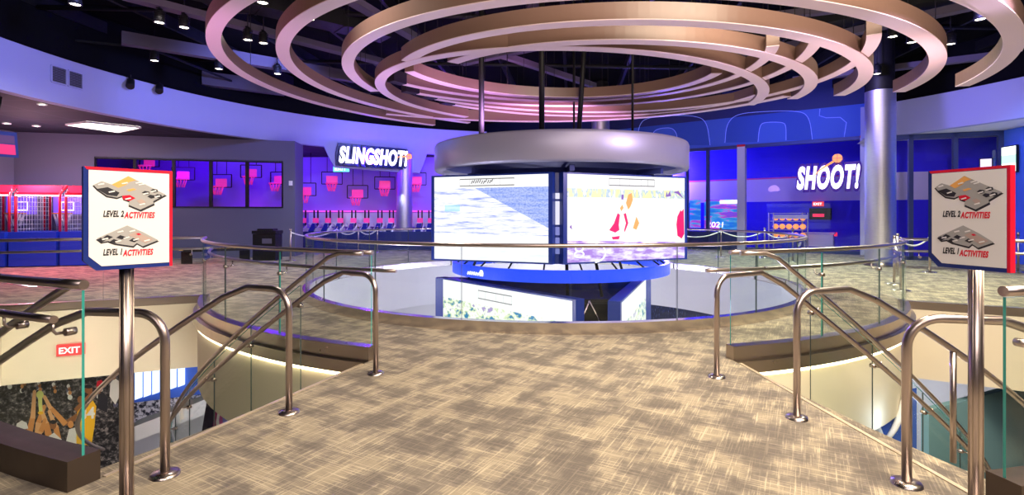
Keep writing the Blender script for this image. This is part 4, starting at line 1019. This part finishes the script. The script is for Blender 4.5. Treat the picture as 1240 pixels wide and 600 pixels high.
# exit lights
def exitbox(label,c,w_,h_,txt,col,bg,r=(1,0,0),s=.1):
    c=Vector(c); r=Vector(r).normalized(); n=r.cross(Vector((0,0,1))); t=thing('exit_sign',label,'exit sign',c)
    mb=MB(); mb.hexa([c-r*w_/2-n*.05-Vector((0,0,h_/2)),c+r*w_/2-n*.05-Vector((0,0,h_/2)),c+r*w_/2-Vector((0,0,h_/2)),c-r*w_/2-Vector((0,0,h_/2)),c-r*w_/2-n*.05+Vector((0,0,h_/2)),c+r*w_/2-n*.05+Vector((0,0,h_/2)),c+r*w_/2+Vector((0,0,h_/2)),c-r*w_/2+Vector((0,0,h_/2))]); mb.build('housing',bg,t)
    ob=text_mesh('lettering',txt,s,c-r*w_*.42-Vector((0,0,s*.36)),r,(0,0,1),col,t,.003,0,w_*.84/(s*2.25),push=.006,offset=.003); return t
cy=flat('exit_cyan',(.15,.8,.8),1.5); rd=flat('exit_red',(.9,.05,.05),.9)
exitbox('cyan glowing exit sign below the SLINGSHOT! lettering',at(413,205,20.9),.62,.2,'EXIT',mt['sign_white'],cy,s=.14)
exitbox('small red exit sign under the SHOOT! lettering',sp(shop(980),2.4,1.92),.42,.2,'EXIT',mt['sign_white'],rd,(OUT.x,OUT.y,0),s=.14)
# stool / bin beside the left wall
p=fl(324,315); t=thing('litter_bin','square black bin against the dark left wall','bin',p)
mb=MB(); mb.box((p.x,p.y,.42),(.72,.5,.84)); mb.build('body',mt['black'],t)
mb=MB(); mb.box((p.x,p.y,.9),(.76,.54,.1)); mb.box((p.x,p.y,.98),(.5,.36,.06)); mb.build('lid',mt['black'],t)
mb=MB(); mb.box((p.x+.1,p.y-.26,.62),(.3,.02,.16)); mb.build('flap',mt['grey_wall'],t)
# long dark bench with yellow edge
a=fl(222,320);b=fl(300,317); t=thing('low_bench','long low dark bench with a yellow edge by the left wall','bench',a.lerp(b,.5))
mb=MB(); mb.bar(a+Vector((0,0,.4)),b+Vector((0,0,.4)),.4,.08); mb.build('seat',mt['black'],t)
mb=MB(); d=Vector((0,-.205,0)); mb.bar(a+d+Vector((0,0,.43)),b+d+Vector((0,0,.43)),.02,.04); mb.build('edge_strip',M('yellow_strip',(.8,.5,.05),.5),t)
for q in (a.lerp(b,.05),a.lerp(b,.95)): mb=MB(); mb.bar(q,q+Vector((0,0,.37)),.3,.06); mb.build('leg',mt['black'],t)
# switch plate on jamb
p=at(352,222,18.25); mb=MB(); mb.box(p,(.12,.03,.16)); mb.box(p+Vector((0,-.02,.03)),(.04,.02,.04)); tag(mb.build('wall_switch',mt['white']),'small white switch plate on the end of the left wall','switch')

# ---------------------------------------------------------------- left arcade basketball row
def make_cage(label,x0,y,rz):
    t=thing('basketball_arcade',label,'arcade machine',(x0,y,0),'red caged basketball arcade machines'); w_=1.15; D=1.9
    def P(a,b,z): return Vector((x0+a,y+b,z))
    mb=MB(); mb.box(P(w_/2,.7,.5),(w_-.04,D,.95)); mb.box(P(w_/2,-.2,.5),(w_-.1,.12,.55)); mb.build('cabinet',mt['cab_blue'],t)
    mb=MB(); 
    for a in (.05,w_-.05):
        mb.tube([P(a,0,.95),P(a,0,2.05),P(a,.35,2.28),P(a,1.6,2.28),P(a,1.6,.95)],.035,8)
    mb.bar(P(.05,0,2.05),P(w_-.05,0,2.05),.05,.07); mb.bar(P(.05,.35,2.28),P(w_-.05,.35,2.28),.05,.05); mb.build('cage_frame',mt['red'],t)
    mb=MB()
    for a in (.05,w_-.05):
        for k in range(12): mb.cyl(P(a,.1+k*.13,.95),P(a,.1+k*.13,2.2),.005,4)
        for k in range(9): mb.cyl(P(a,.0,1.05+k*.13),P(a,1.6,1.05+k*.13),.005,4)
    for k in range(8): mb.cyl(P(.1+k*.135,1.6,.95),P(.1+k*.135,1.6,2.25),.005,4)
    mb.build('mesh_net',mt['net'],t)
    mb=MB(); mb.box(P(w_/2,.12,2.18),(w_-.1,.05,.2)); mb.build('marquee',mt['sign_red'],t)
    mb=MB(); mb.box(P(w_/2,1.5,1.75),(.75,.04,.55)); mb.build('backboard',mt['violet_panel'],t)
    mb=MB(); 
    for a,b in (((-.16,1.6),(.16,1.6)),((.16,1.6),(.16,1.85)),((.16,1.85),(-.16,1.85)),((-.16,1.85),(-.16,1.6))): mb.bar(P(w_/2+a[0],1.47,a[1]),P(w_/2+b[0],1.47,b[1]),.02,.03)
    mb.bar(P(0.05,-.02,2.0),P(w_-.05,-.02,2.0),.03,.04); mb.build('light_bar',mt['sign_white'],t)
    mb=MB(); mb.tube([P(w_/2+.23*math.cos(k*.3927),1.2+.23*math.sin(k*.3927),1.5) for k in range(16)],.02,8,closed=True); mb.build('rim',mt['orange'],t)
    mb=MB()
    for k in range(12):
        a=k*math.pi/6
        for s_ in (.3,-.3): mb.cyl(P(w_/2+.22*math.cos(a),1.2+.22*math.sin(a),1.5),P(w_/2+.13*math.cos(a+s_),1.2+.13*math.sin(a+s_),1.12),.008,5)
    mb.build('net',mt['net'],t)
    t.rotation_euler=(0,0,rz); return t
mt['sign_red']=M('lit_red_sign',(.8,.02,.06),.4,0,(1,.03,.12),.7); mt['violet_panel']=M('violet_panel',(.2,.08,.8),.4,0,(.15,.08,.8),.7)
mt['cab_blue']=M('bright_blue_cabinet',(.01,.05,.55),.4)
cc=None
for i,(px,ph) in enumerate(((62,'rightmost one'),(38,'second from right'),(10,'cut by the left edge of view'))):
    y=15.0-.3*i; x=(px-620)/F*y; 
    lab='blue based basketball arcade with red cage, '+ph
    loc=(-12.8-1.2*i*math.cos(.25),15.1-1.2*i*math.sin(.25),0)
    if cc is None: cc=make_cage(lab,loc[0],loc[1],.25)
    else: dup(cc,loc,.25,lab)
light('cage_light','POINT',(-13.4,14.7,2.6),130,(1,.6,.75),.1)
light('cage_floor','SPOT',(-12.0,13.2,3.8),900,(1,.06,.2),.1,(-11.5,12.4,0),115)
# hanging screens at far left
t=thing('hanging_screen','tilted screen with red and white lettering at far left under the soffit','screen',at(-4,174,11.5))
c=at(-4,174,11.5); mb=MB(); r=Vector((.5,.85,0)).normalized(); u=Vector((.1,-.2,1)).normalized()
extr([(-.35,-.28),(.35,-.28),(.35,.28),(-.35,.28)],c,r,u,.08,mb,z0=-.08); mb.build('screen_body',mt['navy'],t)
text_mesh('lettering','PRIZE',.2,c-r*.3+u*.03,r,u,mt['sign_white'],t,.003,0,.9,push=.012) if False else None
mb=MB(); extr([(-.3,.02),(.3,.02),(.3,.2),(-.3,.2)],c,r,u,.01,mb); mb.build('picture_top',flat('dusky_pink_picture',(.12,.05,.2),.6),t)
mb=MB(); extr([(-.3,-.22),(.3,-.22),(.3,-.0),(-.3,-.0)],c,r,u,.01,mb); mb.build('picture_bottom',flat('red_picture',(.9,.03,.2),.8),t)
mb=MB(); mb.cyl(c+u*.2-r.cross(u)*.05,Vector((c.x,c.y+.1,4.04)),.02,8); mb.build('mount',mt['black'],t)
def wscreen(label,c,r,w_,h_,mats,name='wall_screen'):
    c=Vector(c); r=Vector(r).normalized(); t=thing(name,label,'screen',c); u=Vector((0,0,1))
    mb=MB(); extr([(-w_/2-.03,-h_/2-.03),(w_/2+.03,-h_/2-.03),(w_/2+.03,h_/2+.03),(-w_/2-.03,h_/2+.03)],c,r,u,.06,mb,z0=-.06); mb.build('frame',mt['black'],t)
    k=len(mats)
    for i,m in enumerate(mats):
        a=-h_/2+h_*i/k; b=a+h_/k; mb=MB(); extr([(-w_/2,a),(w_/2,a),(w_/2,b),(-w_/2,b)],c,r,u,.01,mb); mb.build('picture',m,t)
    return t
wdv=(Vector((14.2,9.0))-QB).normalized()
def rw(px):
    k=(px-620)/F; s_=(k*QB.y-QB.x)/(wdv.x-k*wdv.y); return QB+wdv*s_
q1=rw(1218);q2=rw(1235); c=(q1+q2)/2
wscreen('bright white and green wall screen on the right blue wall',(c.x-.12,c.y,EYE+(HZ-193)/F*c.y),(wdv.x,wdv.y,0),(q2-q1).length,.75,[flat('white_picture',(.85,1,.9),1.6),flat('mint_picture',(.45,1,.75),1.3),flat('white_picture_b',(.9,1,.95),1.6)])
c=qp(qh(1192),-.1,EYE+(HZ-205)/F*16.3); wscreen('small bright poster screen behind the right sign top',c,(qd.x,qd.y-.6,0),.26,.62,[flat('poster_white',(.9,.85,1),1.3),flat('poster_lav',(.7,.6,1),1.2)],'poster_screen')

# ---------------------------------------------------------------- shop interior
def shelfposter(label,pxa,pxb,pya,pyb,off,mat,name='wall_poster'):
    a=sp(shop(pxa),off,0);b=sp(shop(pxb),off,0); Y=(a.y+b.y)/2
    z1=EYE+(HZ-pya)/F*Y; z0=EYE+(HZ-pyb)/F*Y; r=(b-a).normalized(); mb=MB(); extr([(0,0),((b-a).length,0),((b-a).length,z1-z0),(0,z1-z0)],a+Vector((0,0,z0)),r,(0,0,1),.05,mb); o=mb.build(name,mat); tag(o,label,'poster'); return a,b,z0,z1,r
def postermat():
    m=bpy.data.materials.new('poster_print'); m.use_nodes=True; nt=m.node_tree; b=nt.nodes['Principled BSDF']; tc=nt.nodes.new('ShaderNodeTexCoord')
    f=noise(nt,tc.outputs['Object'],1,4,.6,(.8,.8,4)); c=ramp(nt,f,[(.40,(.02,.25,.8)),(.49,(.1,.55,.9)),(.53,(.8,.1,.6)),(.6,(.3,.1,.8))])
    nt.links.new(c,b.inputs['Base Color']); nt.links.new(c,b.inputs['Emission Color']); b.inputs['Emission Strength'].default_value=.45; return m
mt['poster']=postermat()
shelfposter('tall cyan poster display at the left end of the shopfront',831,844,242,276,.5,mt['poster'])
a,b,z0,z1,r=shelfposter('wide blue and pink mural poster behind the shop glass',849,893,242,279,.5,mt['poster'])
n=r.cross(Vector((0,0,1)))
t=thing('menu_board','bright strip of white lettering above the wide shop poster','sign',a.lerp(b,.6)+Vector((0,0,z1)))
mb=MB(); mb.bar(a.lerp(b,.45)+n*.08+Vector((0,0,z1-.1)),b+n*.08+Vector((0,0,z1-.1)),.03,.14); mb.build('light_strip',mt['sign_white'],t)
text_mesh('poster_lettering','2021',.34,a+r*.1+n*.07+Vector((0,0,z0+.12)),r,(0,0,1),mt['sign_white'],t,.005,.1,1.1)
# ball rack
p=sp(shop(952),.9,0); r3v=Vector((OUT.x,OUT.y,0)); t=thing('ball_rack','metal ball rack with orange balls inside the shop','ball rack',p)
mb=MB(); W=1.25
for s_ in (-W/2,W/2):
    for q in (0,.4): mb.cyl(p+r3v*s_+Vector((0,q,0)),p+r3v*s_+Vector((0,q,1.55)),.025,8)
for z in (.5,.85,1.2,1.52): mb.bar(p-r3v*W/2+Vector((0,.2,z)),p+r3v*W/2+Vector((0,.2,z)),.4,.03)
mb.build('frame',mt['frame_light'],t)
mb=MB(); mb.bar(p-r3v*W/2+Vector((0,-.02,1.38)),p+r3v*W/2+Vector((0,-.02,1.38)),.03,.16); mb.build('header',mt['white'],t)
bm_=None
for j,z in enumerate((.635,.985,1.335)):
    for k in range(5):
        c=p+r3v*(-.5+.25*k)+Vector((0,.1,z)); mb=MB(); mb.lathe((0,0,0),[(.0,-.11),(.06,-.092),(.1,-.05),(.115,0),(.1,.05),(.06,.092),(0,.11)],14)
        if bm_ is None:
            bm_=mb.build('basketball',mt['ball_or'] if 'ball_or' in mt else mt['sign_orange']); o=bm_; o.location=c
        else: o=bm_.copy(); C.objects.link(o); o.location=c
        tag(o,'small orange basketball, %s on the %s shelf of the shop ball rack'%(['first from left','second from left','in the centre','second from right','last at right'][k],['lowest','middle','top'][j]),'ball','balls on the shop rack, %s shelf'%['lowest','middle','top'][j])
wscreen('dark wall screen on the blue shop wall under the red exit sign',sp(shop(983),2.4,1.5),(OUT.x,OUT.y,0),.75,.42,[mt['black']],'wall_screen')
for px,py,w_,h_,ph in ((981,261,.42,.13,'under the dark shop wall screen'),(1001,284,.26,.16,'low on the right of the shop')):
    s_=sp(shop(px),2.3,0); c=Vector((s_.x,s_.y,EYE+(HZ-py)/F*s_.y)); mb=MB(); rr=Vector((OUT.x,OUT.y,0)); extr([(-w_/2,-h_/2),(w_/2,-h_/2),(w_/2,h_/2),(-w_/2,h_/2)],c,rr,(0,0,1),.03,mb)
    tag(mb.build('red_notice',mt['sign_red']),'small glowing red notice '+ph,'sign')
p=sp(shop(985),1.6,0); mb=MB(); mb.box((p.x,p.y,.42),(1.0,.4,.5),math.atan2(OUT.y,OUT.x)); mb.box((p.x,p.y,.72),(1.1,.45,.05),math.atan2(OUT.y,OUT.x)); tag(mb.build('display_counter',mt['white']),'low pale counter inside the shop behind the glass','counter')

# ---------------------------------------------------------------- stanchions
def make_stan(label,loc):
    t=thing('queue_post',label,'queue post',loc,'metal queue posts'); x,y,z=loc
    mb=MB(); mb.cyl((x,y,.02),(x,y,.95),.026,12); mb.build('post',mt['steel_rail'],t)
    mb=MB(); mb.lathe((x,y,0),[(0,.03),(.05,.03),(.15,.012),(.16,0)],20); mb.build('base',mt['steel'],t)
    mb=MB(); mb.lathe((x,y,.95),[(.03,0),(.035,.02),(.035,.06),(0,.075)],14); mb.build('cap',mt['steel'],t); return t
def rope(label,a,b,sag=.16):
    a=Vector(a)+Vector((0,0,.9));b=Vector(b)+Vector((0,0,.9)); mb=MB(); mb.tube([a.lerp(b,k/14)-Vector((0,0,sag*4*(k/14)*(1-k/14))) for k in range(15)],.02,8)
    tag(mb.build('barrier_rope',mt['rope']),label,'rope','white ropes between queue posts')
s0_=None
SP=[(352,316,'at the end of the dark left wall'),(408,306,'left of three under the arena machines'),(434,306,'middle of three under the arena machines'),(457,306,'right of three under the arena machines'),
(813,313,'just right of the large screens'),(873,312,'in front of the wide shop poster'),(926,312,'beside the shop ball rack'),(960,317,'near the right end of the ring railing'),
(1083,344,'nearest of the row right of the metal column'),(1087,335,'second of the row right of the metal column'),(1091,352,'tallest in view of the row right of the column'),(1126,330,'just left of the right sign'),(1233,330,'at the right edge behind the sign')]
pos=[]
for px,py,ph in SP:
    p=fl(px,py); pos.append(p); lab='slim steel queue post '+ph
    if s0_ is None: s0_=make_stan(lab,tuple(p))
    else: dup(s0_,p,None,lab)
for i,j,ph in ((0,1,'from the left wall end to the arena'),(1,2,'below the first arena machines'),(2,3,'below the column side machines'),(4,5,'nearest the large screens'),(5,6,'in front of the shop poster'),(6,7,'in front of the ball rack'),(9,11,'right of the metal column'),(8,10,'between the close posts by the column')):
    rope('white barrier rope '+ph,pos[i],pos[j],.2)

# ---------------------------------------------------------------- lower level
def boxwall(name,a,b,z0,z1,mat): return wall(name,a,b,z0,z1,mat,.15)
# crowd mural
MA=Vector((-9.6,7.9)); MBp=Vector((-6.55,9.04)); 
def muralmat():
    m=bpy.data.materials.new('crowd_print'); m.use_nodes=True; nt=m.node_tree; b=nt.nodes['Principled BSDF']; tc=nt.nodes.new('ShaderNodeTexCoord')
    f=noise(nt,tc.outputs['Object'],17,4,.7); c=ramp(nt,f,[(.45,(.012,.012,.016)),(.55,(.09,.085,.09)),(.62,(.28,.25,.24)),(.7,(.5,.46,.42))])
    nt.links.new(c,b.inputs['Base Color']); b.inputs['Roughness'].default_value=.35; return m
mt['crowd']=muralmat()
t=thing('wall_mural','large crowd photo mural of cheering fans on the lower level','mural',(MA.x,MA.y,-3.6))
md=(MBp-MA); mL=md.length; md.normalize(); r=Vector((md.x,md.y,0)); u=Vector((0,0,1)); Om=Vector((MA.x,MA.y,-3.6))
mb=MB(); extr([(0,0),(mL,0),(mL,2.6),(0,2.6)],Om,r,u,.05,mb,z0=-.05); mb.build('crowd_background',mt['crowd'],t)
def mpx(px,py):
    k=(px-620)/F; s_=(k*MA.y-MA.x)/(md.x-k*md.y); Y=MA.y+md.y*s_; return (s_,EYE+(HZ-py)/F*Y+3.6)
skin=M('print_skin',(.75,.33,.10),.4); yel=M('print_yellow',(.95,.55,.03),.4); pk=M('print_pink',(.8,.35,.45),.4); wht=M('print_white',(.85,.85,.8),.4); grn=M('print_green_gold',(.75,.8,.25),.4); blk=mt['map_dark']
def mp(pts,m,z,nm): mb=MB(); extr([mpx(*p) for p in pts],Om,r,u,.004,mb,z0=z); mb.build(nm,m,t)
def limb(p,q,w0,w1,m,z,nm='raised_arm'):
    dx,dy=q[0]-p[0],q[1]-p[1]; L=math.hypot(dx,dy); nx,ny=-dy/L,dx/L
    mp([(p[0]+nx*w0,p[1]+ny*w0),(q[0]+nx*w1,q[1]+ny*w1),(q[0]+dx/L*w1,q[1]+dy/L*w1),(q[0]-nx*w1,q[1]-ny*w1),(p[0]-nx*w0,p[1]-ny*w0)],m,z,nm)
def blob(cx,cy,rx,ry,m,z,nm): mp([(cx+rx*math.cos(k*.5236),cy+ry*math.sin(k*.5236)) for k in range(12)],m,z,nm)
skinB=M('print_skin_dark',(.32,.13,.05),.4); skinC=M('print_skin_light',(.85,.48,.22),.4)
limb((33,536),(40,505),4.5,3,skin,.004); limb((40,507),(42,474),3,2,skinC,.005); limb((46,540),(47,512),5,3.5,skinC,.006); limb((47,512),(54,492),3,2.2,skin,.007)
limb((62,540),(56,512),4.5,3.5,skin,.008); limb((56,513),(50,494),3,2,skinC,.009); limb((80,514),(62,494),3.5,2.5,skin,.010); limb((96,503),(80,513),3.5,3,skinB,.009); limb((62,495),(54,480),2.5,2,skinC,.011)
limb((30,548),(50,522),4,3,skinC,.012); limb((50,523),(55,508),3,2,skin,.013); limb((74,548),(68,516),4,3,skin,.011); limb((68,518),(60,498),3,2,skinC,.012)
blob(49,478,4.5,5,grn,.015,'trophy'); limb((50,500),(49,480),2,2.5,grn,.016,'trophy'); blob(50,500,3.5,2,yel,.017,'trophy')
mp([(94,497),(101,485),(110,480),(117,492),(115,515),(111,540),(93,537)],yel,.014,'yellow_jersey')
a_=mpx(97,508); text_mesh('jersey_number','34',.26,Om+r*a_[0]+u*a_[1],r,u,wht,t,.003,0,.8,push=.02,offset=.008)
limb((92,497),(112,476),2.6,2,skinB,.017); blob(108,472,4.5,5,skinB,.018,'fan_head'); blob(108,468,4.5,2.5,blk,.019,'fan_hair'); blob(98,484,4,4.5,skinB,.013,'fan_head')
blob(27,523,5.5,7,skinC,.016,'fan_face'); mp([(20,520),(21,513),(27,509),(33,512),(35,519)],wht,.018,'white_cap'); mp([(5,548),(10,538),(22,532),(32,534),(38,548),(34,562),(8,560)],pk,.014,'pink_shirt')
blob(65,515,4,5,skinB,.014,'fan_head'); blob(65,511,4,2.5,blk,.015,'fan_hair'); mp([(54,552),(57,530),(66,524),(75,532),(76,556),(64,562)],wht,.013,'white_shirt'); mp([(60,548),(66,530),(70,534),(66,552)],blk,.014,'shirt_stripe')
mp([(80,536),(84,520),(91,518),(94,530),(92,546),(82,548)],wht,.010,'white_shirt'); blob(86,514,3.5,4.5,skin,.011,'fan_face'); blob(8,530,3.5,4.5,skin,.012,'fan_face')
blob(121,470,3.8,5,skin,.012,'fan_face'); mp([(117,468),(118,462),(123,460),(127,465),(126,469)],mt['red'],.013,'red_cap'); mp([(118,494),(119,478),(125,475),(131,482),(130,500)],blk,.011,'dark_shirt')
mp([(133,480),(134,464),(139,458),(145,462),(146,478),(140,490)],wht,.012,'white_shirt'); blob(138,456,3,4,skinB,.013,'fan_head')
for k in range(26):
    a_x=12+((k*37)%130); a_y=466+((k*53)%30)
    if a_x<100 and a_y>478: a_y-=14
    blob(a_x,a_y-3,2.0,2.6,(skinB,skin,blk,wht)[k%4],.0045,'fan_head'); blob(a_x,a_y+2.5,3,3,(wht,blk,blk,mt['grey_wall'])[(k//2)%4],.004,'fan_shirt')
# red exit sign on cream wall beneath the level edge
pr_=pol(LRi+1.55,LA1,0); 
ea=pol(LRi,LA1);eb=pol(LRo,LA1); er=(ea-eb).normalized()
k=(87-620)/F; s_=(k*eb.y-eb.x)/(er.x-k*er.y); c=eb+er*s_; c.z=EYE+(HZ-423)/F*c.y
exitbox('red exit sign low on the cream wall of the left stair opening',tuple(c+er.cross(Vector((0,0,1)))*.06),.34,.17,'EXIT',flat('exit_letter',(1,.9,.85),1.3),rd,er,s=.13)
# lower-level scenery: pale portals with bright screens, blue area, white crowd panel
wall('wall_lower_left',(-13,10.4),(-1.5,15.5),-4.3,-1.05,mt['white_wall'],.15)
t=thing('video_wall','long bright white video wall on the lower level left','screen',(-5.6,11.4,-2.3))
q0=at(163,468,11.0);q1=at(225,450,11.3)
for k in range(6):
    a=q0.lerp(q1,k/6+.02); b=q0.lerp(q1,(k+1)/6-.02); r=Vector((b.x-a.x,b.y-a.y,0)).normalized(); mb=MB(); L=(b-a).length; extr([(0,-.28),(L,-.24),(L,.44),(0,.4)],a,r,(0,0,1),.05,mb); mb.build('screen_tile',flat('video_white',(.70,.85,1),1.2) if k==0 else bpy.data.materials['video_white'],t)
r=Vector((q1.x-q0.x,q1.y-q0.y,0)).normalized(); mb=MB(); extr([(-.2,-.36),(1.6,-.3),(1.6,.52),(-.2,.48)],q0,r,(0,0,1),.05,mb,z0=-.08); mb.build('surround',mt['blue_wall'],t)
def speck():
    m=bpy.data.materials.new('speckled_print'); m.use_nodes=True; nt=m.node_tree; b=nt.nodes['Principled BSDF']; tc=nt.nodes.new('ShaderNodeTexCoord')
    f=noise(nt,tc.outputs['Object'],11,3,.7); c=ramp(nt,f,[(.44,(.03,.03,.05)),(.5,(.5,.48,.5)),(.56,(.95,.93,.95))]); nt.links.new(c,b.inputs['Base Color']); return m
mt['speck']=speck(); mb=MB(); extr([(-.25,-.85),(2.2,-.75),(1.9,.62),(1.2,.95),(-.2,.6)],q0,r,(0,0,1),.05,mb,z0=-.2); tag(mb.build('fan_mural',mt['speck']),'black and white fan print surrounding the lower video wall','mural')
mb=MB(); a=at(165,522,9.6);b=at(300,470,10.2); mb.bar(a,b,.4,.26); tag(mb.build('lower_bulkhead',mt['white_wall']),'pale sloping bulkhead below the lower video wall','bulkhead')
def flag():
    m=bpy.data.materials.new('striped_banner'); m.use_nodes=True; nt=m.node_tree; b=nt.nodes['Principled BSDF']; tc=nt.nodes.new('ShaderNodeTexCoord'); x,y=sep(nt,tc.outputs['UV'])
    c=ramp(nt,x,[(0,(.01,.0,.03)),(.3,(.35,.02,.15)),(.38,(.9,.85,.9)),(.46,(.6,.1,.4)),(.55,(.3,.3,.9)),(.7,(.02,.06,.5))],'CONSTANT'); nt.links.new(c,b.inputs['Base Color']); return m
mt['flag']=flag()
t=thing('striped_banner','dark blue and pink striped banner at the bottom of the left stair wall','banner',at(250,500,7.4))
uvquad('banner_cloth',at(244,525,7.4),at(292,525,7.4),at(290,490,7.4),at(250,488,7.4),mt['flag'],t)
t=thing('blue_display_panel','blue panel with white curved stripe seen down the right stair','sign',at(1080,500,6.3))
uvquad('panel_face',at(1050,545,6.4),at(1110,545,6.9),at(1110,470,6.9),at(1050,480,6.4),mt['blue_wall'],t)
mb=MB(); mb.tube([at(1066,545,6.5),at(1083,520,6.52),at(1092,500,6.55),at(1096,478,6.6)],[.02,.035,.04,.03],10); mb.tube([at(1052,500,6.3),at(1064,520,6.35),at(1074,545,6.4)],[.02,.03,.03],10); mb.build('white_stripe',mt['white'],t)
light('blue_panel_light','POINT',tuple(at(1085,515,6.0)),3,(.6,.75,1),.1)
# right lower level: pale blue partition and landing
mt['teal_glass']=M('pale_teal_panel',(.25,.48,.56),.6)
mb=MB(); a=at(1120,470,7.6);b=at(1260,430,9.0); P0_=Vector((a.x,a.y,-4.3));P1_=Vector((b.x,b.y,-4.3))
mb.bar(Vector((P0_.x,P0_.y,-2.2)),Vector((P1_.x,P1_.y,-2.2)),.1,1.7); tag(mb.build('teal_partition',mt['teal_glass']),'teal glass partition on the lower level right','partition')
wall('wall_lower_right',(5.5,13.5),(13,9.2),-4.3,-1.05,mt['white_wall'],.15)
# ring well: dark shop row seen below the far white band
mt['shops']=screenmat('shop_lights',lambda nt,uv: ramp(nt,noise(nt,uv,1,3,.7,(90,22,1)),[(.58,(.004,.006,.03)),(.66,(.05,.08,.3)),(.74,(.8,.7,.9))]),1.0)
t=thing('lower_shop_row','dark lower level shop row with tiny lights beyond the ring opening','shop row',(RC[0],RC[1]+7,-3))
pts=arc((RC[0],RC[1]),7.5,R_(10),R_(170),12)
for k in range(12): uvquad('shop_bay',(*pts[k+1],-4.3),(*pts[k],-4.3),(*pts[k],-1.05),(*pts[k+1],-1.05),mt['shops'],t)
